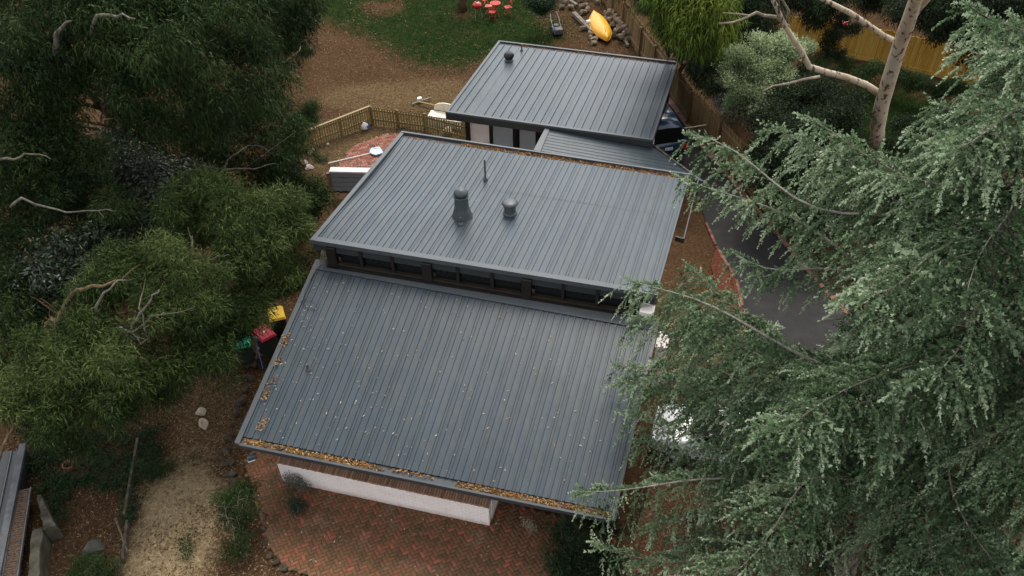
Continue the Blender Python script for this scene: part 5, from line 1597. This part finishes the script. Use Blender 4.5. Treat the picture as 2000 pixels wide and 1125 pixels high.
tree('hedge', 'big dark green hedge bush between the paling fence and the spotted gum', 'hedge', P(1580, 400), P(1580, 330, 1.5), .12,
     [(1560, 200, 3.4, 1.2), (1600, 230, 3.2, 1.2), (1640, 250, 2.8, 1.1), (1520, 250, 3.0, 1.2), (1570, 280, 3.0, 1.3), (1620, 300, 2.8, 1.2), (1500, 310, 2.5, 1.2), (1550, 350, 2.4, 1.3), (1600, 370, 2.2, 1.3), (1500, 370, 1.9, 1.1), (1550, 420, 1.6, 1.2), (1600, 170, 2.8, .8), (1650, 215, 2.4, .8), (1660, 330, 2.0, 1.1), (1610, 440, 1.3, 1.2), (1575, 150, 2.8, .7)],
     80, T_bush, LM['hedge'], M['bark_dark'], 1.1, .04, part='foliage', seed=26)
tree('dark_bush', 'dark low bush on the lawn right of the spotted gum trunk', 'shrub', P(1790, 320), P(1790, 290, .8), .06,
     [(1740, 290, 1.6, .9), (1790, 270, 1.6, 1.0), (1830, 250, 1.4, .9), (1760, 330, 1.3, 1.0), (1820, 310, 1.4, 1.0)], 80, T_bush, LM['hedge'], M['bark_dark'], 1.0, .03, part='foliage', seed=27)
tree('dark_tree', 'dark tree behind the right end of the golden fence', 'tree', P(1880, 80), P(1880, 30, 3), .2,
     [(1840, 60, 3.4, 1.3), (1890, 70, 3.2, 1.3), (1820, 10, 4.6, 1.5), (1930, 60, 3.6, 1.4), (1880, 10, 5, 1.6), (1960, 90, 3.4, 1.3), (1930, 120, 2.6, 1.2), (1990, 20, 5, 1.6), (1980, 130, 2.6, 1.2)],
     54, T_dark, LM['hedge'], M['bark_dark'], 1.1, .05, seed=28)
tree('climbing_rose', 'dark climbing plant with one red flower over the golden fence', 'plant', P(1632, 108), P(1635, 70, 1.6), .04,
     [(1630, 75, 1.8, .6), (1645, 50, 2.2, .6), (1620, 95, 1.2, .5), (1635, 110, .7, .5), (1665, 60, 1.9, .5)], 130, T_bush, LM['hedge'], M['bark_dark'], .8, .02, part='foliage', seed=29)
fl_ = P(1650, 46, 2.9)
fw_ = MB()
for k in range(22):
    a = fl_ + Vector((random.uniform(-.11, .11), random.uniform(-.1, .1), random.uniform(-.08, .1)))
    fw_.lathe(a, [(.01, -.03), (.035, 0), (.03, .03), (.01, .035)], 6)
rose = [o for o in col.objects if o.name.startswith('climbing_rose')][0]
fw_.build('flower', M['red'], rose)
tree('bracken', 'strip of tall dark grass and weeds at the foot of the golden fence', 'plant', P(1750, 160), P(1750, 155, .3), .03,
     [(1600, 125, .5, .5), (1650, 130, .5, .6), (1700, 140, .5, .6), (1750, 148, .5, .6), (1800, 160, .5, .6), (1850, 172, .5, .6), (1580, 140, .6, .6), (1680, 150, .4, .5), (1780, 165, .4, .5), (1890, 185, .5, .6), (1830, 178, .4, .5)],
     110, T_gum, LM['bush'], M['bark_dark'], .8, .02, limbs=False, part='foliage', seed=30)
tree('bank_shrub', 'dark shrub on the leaf littered bank behind the golden fence', 'shrub', P(1720, 20), P(1720, 5, 1), .08,
     [(1600, 30, 2.4, 1.0), (1620, 0, 3.4, 1.2), (1700, 10, 2.2, .9), (1770, 30, 2.4, 1.0), (1690, -20, 3, 1.2), (1560, 0, 3.2, 1.2)], 70, T_gum, LM['hedge'], M['bark_dark'], 1.0, .04, part='foliage', seed=31)

# spotted gum on the right: trunk and bare limbs, its crown is above the picture
def spotted_bark():
    mt, nt, b = _nt('spotted_gum_bark')
    n1 = noise(nt, 1.2, 4, .6); n2 = noise(nt, 5.0, 3, .55, sc3=(1.0, 1.0, .34))
    mr = nt.nodes.new('ShaderNodeMapRange'); mr.inputs[1].default_value = .3; mr.inputs[2].default_value = .7
    nt.links.new(n1, mr.inputs[0])
    c = ramp(nt, [(.34, .255, .165), (.42, .335, .235), (.40, .35, .275)], mr.outputs[0])
    m_ = mathn(nt, 'MULTIPLY', mathn(nt, 'SUBTRACT', n2, .565), 18.0)
    c = mixc(nt, m_, c, (.085, .055, .036))
    nt.links.new(c, b.inputs['Base Color']); b.inputs['Roughness'].default_value = .8
    bump(nt, b, n2, .3, .02)
    return mt
M['spotted'] = spotted_bark()
gb0 = P(1716, 330)
sgum = empty('spotted_gum', gb0, 'tall pale gum with brown spotted trunk and bare limbs at top right', 'tree')
def gpath(q): return [P(*a) for a in q]
gx, gy = gb0.x, gb0.y
tp = [Vector((gx, gy, z)) for z in (-.5, 2, 3.6)]
tk = [(1712, 300), (1714, 250), (1722, 205), (1738, 150), (1755, 95), (1775, 40), (1788, 0), (1800, -60)]
zz = [1.0, 2.5, 3.8, 5.4, 7.0, 8.5, 9.6, 11.2]
tp = [gb0 - ZX * .4] + [P(a[0], a[1], z) for a, z in zip(tk, zz)]
MB().tube(tp, [.36, .33, .30, .295, .285, .27, .25, .22, .19], 14).build('trunk', M['spotted'], sgum, smooth=True)
for pts, ra, rb in (([(1716, 182, 4.3), (1690, 165, 4.6), (1650, 150, 5.0), (1610, 140, 5.4), (1580, 130, 5.8), (1565, 100, 6.6), (1545, 70, 7.3), (1528, 40, 8.0), (1515, 10, 8.7), (1500, -20, 9.5)], .15, .07),
                    ([(1742, 78, 7.1), (1725, 70, 7.4), (1690, 45, 8.0), (1660, 25, 8.5), (1630, 10, 8.9), (1600, -5, 9.4), (1570, -15, 9.8)], .11, .07),
                    ([(1772, 45, 8.4), (1790, 20, 9.0), (1812, -5, 9.6), (1830, -30, 10.2)], .17, .12),
                    ([(1600, 150, 5.5), (1570, 155, 5.6), (1540, 163, 5.6), (1510, 168, 5.7), (1490, 178, 5.6)], .06, .025),
                    ([(1540, 52, 7.7), (1515, 33, 8.2), (1490, 30, 8.4), (1478, 24, 8.6), (1450, 38, 8.4), (1430, 44, 8.3), (1405, 46, 8.3)], .07, .03),
                    ([(1462, 30, 8.5), (1440, 27, 8.7), (1412, 25, 8.9)], .03, .018), ([(1538, 45, 7.8), (1540, 20, 8.4), (1528, 0, 9), (1515, -15, 9.4)], .05, .03), ([(1522, 20, 8.5), (1521, 0, 9.0), (1520, -20, 9.4)], .035, .02)):
    MB().tube([P(*q) for q in pts], [ra + (rb - ra) * i / (len(pts) - 1) for i in range(len(pts))], 9).build('limb', M['spotted'] if ra > .08 else M['bark_pale'], sgum, smooth=True)
cen = np.array(P(1810, -120, 12.5))[None] + rng.normal(0, 1.6, (60, 3)) + np.array([0, 2.5, 3.0])
V, F, t = scatter(cen, T_gum, 1.0, np.full(60, .5))
link('crown', np_mesh('crown', V, F, LM['gum'], t), sgum)

# trunk that leaves the picture at the top of the lawn
lt = P(903, 18)
lg = empty('lawn_tree', lt, 'tan trunked tree beside the red barbecue, cut off by the top of the photo', 'tree')
MB().tube([lt - ZX * .2, lt + ZX * 1.5, lt + ZX * 3.5, lt + Vector((.3, .4, 6))], [.33, .25, .23, .18], 12).build('trunk', M['bark_tan'], lg, smooth=True)
cen = np.array(lt)[None] + rng.normal(0, 1.5, (50, 3)) + np.array([0.3, 1.5, 8.5])
V, F, t = scatter(cen, T_gum, 1.0, np.full(50, .5))
link('crown', np_mesh('crown', V, F, LM['gum'], t), lg)

# ---------------------------------------------------------------- the cedar
def shoot_template(n, seed):
    r = np.random.default_rng(seed)
    t = np.sort(r.random(n)) * .95
    ph = r.uniform(0, 2 * np.pi, n)
    rad = np.stack([np.zeros(n), np.cos(ph), np.sin(ph)], -1)
    ax = np.array([1.0, 0, 0])
    d = unit(rad + ax * r.uniform(.35, .95, (n, 1)))
    L = r.uniform(.13, .25, (n, 1)) * (1.1 - .45 * t[:, None])
    tg = unit(np.cross(d, rad + .3))
    b = t[:, None] * ax
    w = .085
    V = np.stack([b + tg * w, b - tg * w, b + d * L], 1)
    return V, t
SH = [shoot_template(13, 200 + s) for s in range(6)]
SHV = np.stack([s[0] for s in SH]); SHT = np.stack([s[1] for s in SH])

class Shoots:
    def __init__(s): s.o, s.d, s.l, s.t = [], [], [], []
    def add(s, o, d, l, t): s.o.append(o); s.d.append(d); s.l.append(l); s.t.append(t)
    def mesh(s, name, m_, r):
        o = np.array(s.o); d = unit(np.array(s.d)); l = np.array(s.l); t = np.array(s.t)
        k = len(o)
        y = unit(np.cross(d, r.normal(size=(k, 3)))); z = np.cross(d, y)
        w = r.integers(0, len(SHV), k)
        A = SHV[w] * l[:, None, None, None]
        V = o[:, None, None] + A[..., 0:1] * d[:, None, None] + A[..., 1:2] * y[:, None, None] + A[..., 2:3] * z[:, None, None]
        tt = np.clip(t[:, None] + (SHT[w] - .45) * .30 + r.normal(0, .08, (k, SHV.shape[1])), 0, 1)
        n = V.shape[1]
        V = V.reshape(-1, 3)
        return np_mesh(name, V, np.arange(len(V)).reshape(-1, 3), m_, np.repeat(tt.ravel(), 3))

CB = P(1640, 1120, 0)
CTOP = Vector((CB.x + .5, CB.y + 1.0, 18.0))
cedar = empty('cedar_tree', CB, 'huge blue grey cedar with drooping feathery boughs filling the right side', 'tree')
def ctrunk(z): return CB.lerp(CTOP, z / 18.0)
MB().tube([ctrunk(z) - ZX * (.2 if z == 0 else 0) for z in (0, .6, 3, 6, 9, 12, 15, 18)], [.46, .33, .29, .25, .21, .16, .10, .03], 14).build('trunk', M['bark_cedar'], cedar, smooth=True)
rc = np.random.default_rng(77)
S = Shoots()
TW = MB()
UP = np.array([0, 0, 1.0])

def bough(z0, tip, arch, lat_max, dens=1.0, bare=0.12, tone=.42, pale=False):
    a = np.array(ctrunk(z0)); b_ = np.array(tip)
    L = np.linalg.norm(b_ - a)
    h = unit((b_ - a) * np.array([1, 1, 0])); sd = np.array([-h[1], h[0], 0])
    wob = rc.normal(0, .028 if pale else .05) * L; wob2 = rc.normal(0, .022) * L; wv = rc.normal(0, .018) * L
    def pt(t): return a + (b_ - a) * t + UP * (arch * L * 4 * t * (1 - t) * (1 - .35 * t)) + sd * (wob * math.sin(math.pi * t * 1.3) + wob2 * math.sin(math.pi * t * 3.1)) + UP * wv * math.sin(math.pi * t * 2.6)
    n = 14
    pts = [Vector(pt(i / (n - 1))) for i in range(n)]
    r0 = .015 + .0034 * L
    if pale: r0 *= 1.25
    MB().tube(pts, [max(.008, r0 * (1 - .88 * i / (n - 1))) for i in range(n)], 6).build('bough', M['pale_bough'] if pale else M['bark_cedar'], cedar, smooth=True)
    step = .115 / dens
    m_ = int(L * (1 - bare) / step)
    for i in range(m_):
        t = bare + (1 - bare) * (i + rc.random() * .6) / m_
        p = pt(t); dt = unit(pt(min(1, t + .02)) - pt(t - .02))
        s = 1 if i % 2 else -1
        prof = min(1, (t - bare) / .25 + .35) * (1 - t) ** .5 + .24
        l = lat_max * prof * rc.uniform(.65, 1.15)
        ang = R(rc.uniform(30, 85))
        d = unit(dt * math.cos(ang) + sd * s * math.sin(ang) + UP * rc.uniform(-.35, .12))
        drp = rc.uniform(.3, 1.0)
        k = max(2, int(l / .088))
        if pale: p = p - UP * .05
        ends = []
        big = rc.choice([.75, .95, 1.15, 1.5])
        tn = np.clip(tone + rc.normal(0, .13) + .10 * t, 0, 1)
        for j in range(k):
            u = (j + .6) / k
            q = p + d * l * u - UP * drp * l * u * u
            dl = unit(d - UP * 2 * drp * u)
            sj = 1 if j % 2 else -1
            sl = (.24 + .12 * (1 - u)) * rc.uniform(.75, 1.3) * (.75 + .25 * min(1, l)) * big
            sh_d = unit(dl * .75 + np.cross(dl, UP) * sj * .75 - UP * rc.uniform(-.15, .55))
            S.add(q, sh_d, sl, tn + rc.normal(0, .05))
            if rc.random() < .75:
                S.add(q, unit(dl + UP * rc.uniform(-.1, .5)), sl * .8, tn + rc.normal(0, .05) + .04)
            ends.append(q)
        de = unit(d - UP * 2 * drp)
        q = ends[-1]
        for j in range(3):
            S.add(q, unit(de + rc.normal(0, .10, 3)), .30 - .03 * j, tn + .16 + .09 * j)
            S.add(q, unit(de * .7 + np.cross(de, UP) * (1 if j % 2 else -1) * .7), .17 - .03 * j, tn + .12 + .08 * j)
            q = q + de * .15
        if not pale or rc.random() < .45: S.add(p + UP * (.05 if pale else 0), unit(dt + UP * .6 + rc.normal(0, .3, 3)), .2, tn)
        if l > .45:
            e1 = Vector(p + d * l * .5 - UP * drp * l * .25); e2 = Vector(p + d * l * .95 - UP * drp * l * .9)
            TW.tube([Vector(p), e1, e2], [.007, .005, .003], 3, cap=False)
    for j in range(5):
        S.add(np.array(pts[-1]) - h * .1 * j, unit(h + sd * rc.uniform(-.5, .5) + UP * rc.uniform(-.3, .2)), .34, tone + .22)

# boughs whose tips show against the roof, the drive and the yards
HERO = [((1345, 288, 11.2), 10.6, .03, .95), ((1222, 550, 7.6), 6.9, .05, 1.3), ((1135, 950, 4.3), 3.2, .06, 1.2), ((1435, 482, 9.6), 8.6, .05, .6),
        ((1500, 242, 11.6), 10.8, .04, 1.0), ((1565, 240, 12.0), 11.4, .04, .9), ((1218, 735, 5.6), 5.0, .06, 1.3), ((1232, 655, 6.4), 6.0, .05, 1.3),
        ((1212, 705, 4.6), 4.4, .05, 1.1), ((1225, 812, 4.4), 3.8, .05, 1.0), ((1240, 890, 3.8), 3.2, .06, 1.0), ((1340, 330, 10.2), 8.4, .06, .45),
        ((1330, 1075, 2.6), 2.2, .05, 1.0), ((1265, 1010, 2.4), 1.9, .05, .9), ((1660, 285, 11.6), 11.0, .05, 1.1), ((1790, 268, 12.3), 11.8, .05, 1.2), ((1835, 195, 13.0), 12.6, .05, 1.1),
        ((1925, 70, 14.0), 13.6, .05, 1.0), ((1930, 150, 13.6), 13.0, .05, 1.1), ((1890, 12, 14.8), 14.4, .05, .6), ((1965, 95, 14.2), 13.8, .05, 1.1), ((1725, 345, 10.9), 10.2, .05, 1.1), ((1610, 335, 10.2), 9.8, .05, 1.0),
        ((1180, 1105, 2.8), 1.9, .05, 1.0), ((1310, 600, 5.2), 4.8, .05, 1.2), ((1330, 690, 4.0), 3.6, .05, 1.2), ((1290, 760, 3.4), 3.0, .05, 1.0), ((1352, 590, 4.6), 4.3, .05, 1.1), ((1380, 640, 5.4), 5.0, .05, 1.2), ((1335, 525, 5.6), 5.2, .05, .95)]
# outline that the tree has in life, seen on the ground plan through its boughs' ends
SIL = np.array([(1170, 1130), (1190, 970), (1250, 905), (1265, 760), (1275, 665), (1340, 650), (1440, 720), (1570, 700), (1665, 610), (1690, 500), (1700, 440), (1650, 385), (1680, 335), (1740, 330), (1800, 300), (1850, 235), (1900, 170), (1940, 60), (2600, -400), (2600, 1700), (1100, 1700)], float)
def seen(p):
    q = Vector(p) - Vector((0, 0, CH))
    dd = q.dot(F0)
    return CXP + FPX * q.dot(cx_) / dd, CYP - FPX * q.dot(cy_) / dd
def within(p):
    x_, y_ = seen(p)
    return bool(inside(np.array([x_]), np.array([y_]), SIL)[0])
for ih, ((px, py, z), z0, arch, lm) in enumerate(HERO):
    bough(z0, P(px, py, z), arch, lm, 1.1, .10, .48, ih in (0, 1, 2, 3, 11))
# all the others, round the trunk
NB = 100
for i in range(NB):
    z0 = 1.6 + 14.2 * ((i + .5) / NB) ** .95
    az = i * 2.399963 + rc.normal(0, .15); tone_ = float(np.clip(rc.normal(.42, .10), .2, .62))
    Lb = (7.4 if z0 < 8 else 7.4 - (z0 - 8) * .58) * rc.uniform(.72, 1.0)
    if z0 < 3: Lb *= .75
    dx, dy = math.cos(az), math.sin(az)
    # keep the view down to the drive and the car open
    deg = math.degrees(az) % 360
    if 95 < deg < 150 and 2 < z0 < 10.5: Lb *= .50
    if 145 <= deg < 200 and z0 < 8: Lb *= .72
    if 222 < deg < 247 and z0 < 9: Lb *= .32
    a = ctrunk(z0)
    tip = a + Vector((dx * Lb, dy * Lb, rc.uniform(-.10, .10) * Lb + .3))
    for _ in range(14):
        if within(tip) and within(a.lerp(tip, .75) + ZX * .2): break
        Lb *= .88
        tip = a + (tip - a) * .88
    if Lb < 1.0: continue
    hide = False
    for t_ in (.15, .3, .45, .6, .75, .9, 1.0):
        sx_, sy_ = seen(a.lerp(tip, t_) + ZX * .2)
        if 1545 < sx_ < 1715 and 1010 < sy_ < 1150 and t_ * Lb > .6: hide = True
    if hide: continue
    bough(z0, tip, rc.uniform(.03, .08), min(1.5, .25 * Lb), 1.0, .13, tone_, False)
fol = link('foliage', S.mesh('foliage', LM['cedar'], rc), cedar)
o = TW.build('twig', M['bark_cedar'], cedar); o['kind'] = 'stuff'
print('cedar shoots', len(S.o))
ob = np.array(S.o)[rc.choice(len(S.o), 1500, replace=False)]
tt_ = np.array(S.t)
ob = ob[rc.random(len(ob)) < .6]
cb_ = MB()
for q in ob:
    q = Vector(q) + ZX * .05; s_ = rc.uniform(.014, .026)
    k_ = len(cb_.v)
    cb_.v += [tuple(q + Vector(v) * s_) for v in ((1, 0, 0), (-.5, .87, 0), (-.5, -.87, 0), (0, 0, 2.2))]
    cb_.f += [(k_, k_ + 1, k_ + 3), (k_ + 1, k_ + 2, k_ + 3), (k_ + 2, k_, k_ + 3)]; cb_.mi += [0, 0, 0]
o = cb_.build('young_cone', nmat('pale_cone', [(.35, .36, .27), (.55, .55, .45)], 5, .8), cedar); o['kind'] = 'stuff'
# broken pale stubs
for q, ra in (([(1565, 1100, 1.4), (1590, 1085, 1.7), (1632, 1063, 2.0)], .10), ([(1612, 695, 7.3), (1645, 700, 7.4), (1678, 706, 7.5)], .055), ([(1612, 624, 8.3), (1645, 622, 8.3), (1677, 624, 8.3)], .03), ([(1835, 540, 10.3), (1842, 522, 10.5), (1848, 505, 10.7)], .11), ([(1661, 447, 9.6), (1664, 432, 9.8), (1666, 420, 10.0)], .07), ([(1722, 330, 11.3), (1740, 340, 11.2), (1756, 348, 11.1)], .05)):
    MB().tube([P(*a) for a in q], [ra * .85, ra, ra], 9).build('limb', M['bark_pale'] if ra > .08 else M['twig'], cedar, smooth=True)

# ---------------------------------------------------------------- ground litter, grass, ivy, gutter leaves
def bits(name, x, y, z, L, W, m_, tint, tilt=.35, r=rng, kind='stuff', nrm=None):
    k = len(x)
    yaw = r.uniform(0, 2 * np.pi, k)
    d = np.stack([np.cos(yaw), np.sin(yaw), r.normal(0, tilt, k)], -1); d = unit(d)
    w = np.stack([-np.sin(yaw), np.cos(yaw), r.normal(0, tilt, k)], -1)
    c = np.stack([x, y, z], -1)
    Lk = (L * r.uniform(.5, 1.4, k))[:, None] / 2; Wk = (W * r.uniform(.6, 1.4, k))[:, None] / 2
    V = np.stack([c - d * Lk, c + w * Wk, c + d * Lk, c - w * Wk], 1).reshape(-1, 3)
    o = link(name, np_mesh(name, V, np.arange(len(V)).reshape(-1, 4), m_, np.repeat(np.clip(tint, 0, 1), 4)))
    if kind: o['kind'] = kind
    return o
def in_any(x, y, pgs):
    m_ = np.zeros(len(x), bool)
    for g in pgs: m_ |= inside(x, y, g)
    return m_
HOUSEPG = [np.array([q[:2] for q in Q]) for Q in (LQ, UQ, CQ)]
DRV = np.array([p[:2] for p in DRIVE])
hard = HOUSEPG + [PAVE, PATCH, DRV]
x = rng.uniform(-17, -4, 60000); y = rng.uniform(9, 26, 60000)
ok = ~in_any(x, y, hard) & (gsample(straw, x, y) < .5)
x, y = x[ok], y[ok]
bits('leaf_litter', x, y, ground_z(x, y) + .02, .095, .028, LM['chip'], np.clip(rng.normal(.50, .26, len(x)) + .22 * gsample(tan, x, y), 0, 1))
x = rng.uniform(-15, -6, 26000); y = rng.uniform(9, 20, 26000)
ok = ~in_any(x, y, hard) & (gsample(straw, x, y) > .3) & (np.sin(x * 2.1 + np.sin(y * 1.7)) * np.sin(y * 2.6 + .8 * x) + rng.normal(0, .45, len(x)) > .1)
x, y = x[ok], y[ok]
bits('leaf_litter', x, y, ground_z(x, y) + .02, .10, .028, LM['chip'], np.clip(rng.normal(.5, .25, len(x)), 0, 1))
x = rng.uniform(-15, -7, 36000); y = rng.uniform(9, 20, 36000)
ok = ~in_any(x, y, hard) & (gsample(straw, x, y) > .35 + .3 * rng.random(len(x)))
x, y = x[ok], y[ok]
bits('straw', x, y, ground_z(x, y) + .025, .13, .010, LM['strawl'], np.clip(rng.normal(.45, .22, len(x)), 0, 1))
x = rng.uniform(-16, 8, 70000); y = rng.uniform(33, 60, 70000)
ok = ~in_any(x, y, hard) & (gsample(lawn, x, y) < .5)
x, y = x[ok], y[ok]
tt = np.clip(rng.normal(.48, .25, len(x)) + .12 * gsample(tan, x, y), 0, 1)
bits('leaf_litter', x, y, ground_z(x, y) + .02, .10, .028, LM['chip'], tt)
x = rng.uniform(3, 30, 16000); y = rng.uniform(26, 60, 16000)
ok = ~in_any(x, y, hard) & (gsample(lawn, x, y) < .5)
x, y = x[ok], y[ok]
bits('leaf_litter', x, y, ground_z(x, y) + .02, .10, .03, LM['chip'], np.clip(rng.normal(.45, .25, len(x)), 0, 1))
x = rng.uniform(-13, 6, 9000); y = rng.uniform(38, 60, 9000)
lv = gsample(lawn, x, y)
ok = (lv > .4) & (rng.random(len(x)) < .18 + .9 * np.clip(np.sin(x * .9 + np.sin(y * .6) * 2) * np.sin(y * .8 + 1), 0, 1) ** 2 + .8 * (lv < .8)) & ~in_any(x, y, HOUSEPG)
x, y = x[ok], y[ok]
bits('leaf_litter', x, y, ground_z(x, y) + .07, .12, .035, LM['chip'], np.clip(rng.normal(.55, .2, len(x)), 0, 1))
# litter under the cedar
x = rng.uniform(1, 14, 16000); y = rng.uniform(9, 24, 16000)
ok = ~in_any(x, y, HOUSEPG)
x, y = x[ok], y[ok]
bits('leaf_litter', x, y, ground_z(x, y) + .07, .05, .012, LM['chip'], np.clip(rng.normal(.45, .2, len(x)), 0, 1) )
# grass
x = rng.uniform(-14, 28, 130000); y = rng.uniform(28, 62, 130000)
lv = gsample(lawn, x, y)
ok = (lv > .25 + .5 * rng.random(len(x))) & ~in_any(x, y, HOUSEPG)
x, y = x[ok], y[ok]
k = len(x)
yaw = rng.uniform(0, 2 * np.pi, k)
b0_ = np.stack([x, y, ground_z(x, y)], -1)
w_ = np.stack([np.cos(yaw), np.sin(yaw), np.zeros(k)], -1) * .016
tip = b0_ + np.stack([rng.normal(0, .04, k), rng.normal(0, .04, k), rng.uniform(.05, .12, k)], -1)
pat = .5 + .28 * np.sin(x * 1.3 + np.sin(y * .8) * 2) * np.sin(y * 1.1)
V = np.stack([b0_ - w_, b0_ + w_, tip], 1).reshape(-1, 3)
o = link('grass', np_mesh('grass', V, np.arange(3 * k).reshape(-1, 3), LM['grass'], np.repeat(np.clip(.42 + .35 * (pat - .5) + rng.normal(0, .2, k), 0, 1), 3))); o['kind'] = 'stuff'
# ivy and green weeds over the lower left ground
IVY = [(poly([(60, 850), (240, 840), (270, 900), (230, 960), (140, 950), (125, 1040), (95, 1000), (60, 930)]), .55), (poly([(255, 850), (330, 830), (310, 930), (270, 1010), (240, 1030), (240, 940)]), .5), (poly([(290, 915), (390, 890), (380, 905), (300, 935)]), .45), (poly([(350, 1020), (385, 1030), (375, 1110), (355, 1090)]), .4)]
for i_, (pg, dn_) in enumerate(IVY):
    A = (np.ptp(pg[:, 0]) * np.ptp(pg[:, 1]))
    k = int(A * 150 * dn_)
    x = rng.uniform(pg[:, 0].min(), pg[:, 0].max(), k); y = rng.uniform(pg[:, 1].min(), pg[:, 1].max(), k)
    ok = inside(x, y, pg) & (np.sin(x * 2.3) * np.sin(y * 2.9 + x) + rng.normal(0, .5, k) > -.35)
    cen = np.stack([x[ok], y[ok], ground_z(x[ok], y[ok]) + .06 + .16 * rng.random(ok.sum())], -1)
    V, F, t = scatter(cen, T_tiny, 1.15, np.clip(rng.normal(.45, .15, len(cen)), 0, 1))
    o = link('ivy' if i_ < 2 else 'ground_weeds', np_mesh('ivy', V, F, LM['ivy'] if i_ < 2 else LM['bush'], t)); o['kind'] = 'stuff'
# leaves in the gutters and on the roofs
def gutter_leaves(Q, u0, u1, v0, v1, n, h0, h1, mean=.5):
    u = rng.uniform(u0, u1, n); v = rng.uniform(v0, v1, n)
    dens = .5 + .5 * np.sin(u * 43) * np.sin(u * 17 + 1)
    dens = dens * (.55 + .45 * np.sin(u * 97 + 2) * np.sin(u * 31))
    ok = rng.random(n) < .18 + .9 * dens
    u, v = u[ok], v[ok]
    p = np.array([Q.at(a, b_, h0 + (h1 - h0) * random.random()) for a, b_ in zip(u, v)])
    return p, np.clip(rng.normal(mean, .24, len(p)), 0, 1)
for Q, segs in ((LR, ((.016, .40, .008, .036, 2600), (.40, .54, .02, .036, 160), (.60, .985, .008, .036, 2600))), (UR, ((.22, .985, .957, .990, 5200), (.02, .22, .958, .975, 260))), (CR, ((.12, .98, .958, .988, 1500),)), (KR, ((.984, .992, .25, 1.0, 70),))):
    ps, ts = [], []
    for s in segs:
        p, t = gutter_leaves(Q, *s, -.05 if Q is not KR else .06, .012 if Q is not KR else .09, .58 if Q is LR else .42)
        ps.append(p); ts.append(t)
    p = np.concatenate(ps); t = np.concatenate(ts)
    bits('gutter_leaves', p[:, 0], p[:, 1], p[:, 2], .10, .03, LM['gutterleaf'], t, tilt=.5)
for Q, n, L, m_ in ((LR, 260, .085, 'paleleaf'), (UR, 120, .05, 'paleleaf'), (CR, 90, .05, 'paleleaf')):
    a = rng.random((n, 2))
    p = np.array([Q.at(.03 + .9 * q[0] ** 1.6, .06 + .88 * q[1], .012 + .03 * random.random()) for q in a])
    bits('fallen_leaves', p[:, 0], p[:, 1], p[:, 2], L, L * .28, LM[m_], rng.random(n), tilt=.12)
for q in ((558, 668), (535, 744), (522, 770), (515, 828), (545, 705), (560, 655)):
    c_ = LR.hit(*q)
    n = 40
    p = np.array([c_ + AX * rng.normal(0, .06) + BX * rng.normal(0, .13) + LR.n * (.02 + .04 * rng.random()) + ZX * 0 for _ in range(n)])
    bits('leaf_clump', p[:, 0], p[:, 1], p[:, 2], .10, .03, LM['gutterleaf'], np.clip(rng.normal(.62, .2, n), 0, 1), tilt=.5)
# a few leaves and twigs blown on the paving
n = 260
x = rng.uniform(-9, 3, n); y = rng.uniform(10.5, 16, n)
ok = inside(x, y, PAVE)
bits('fallen_leaves', x[ok], y[ok], np.full(ok.sum(), .045), .10, .025, LM['paleleaf'], rng.random(ok.sum()), tilt=.15)
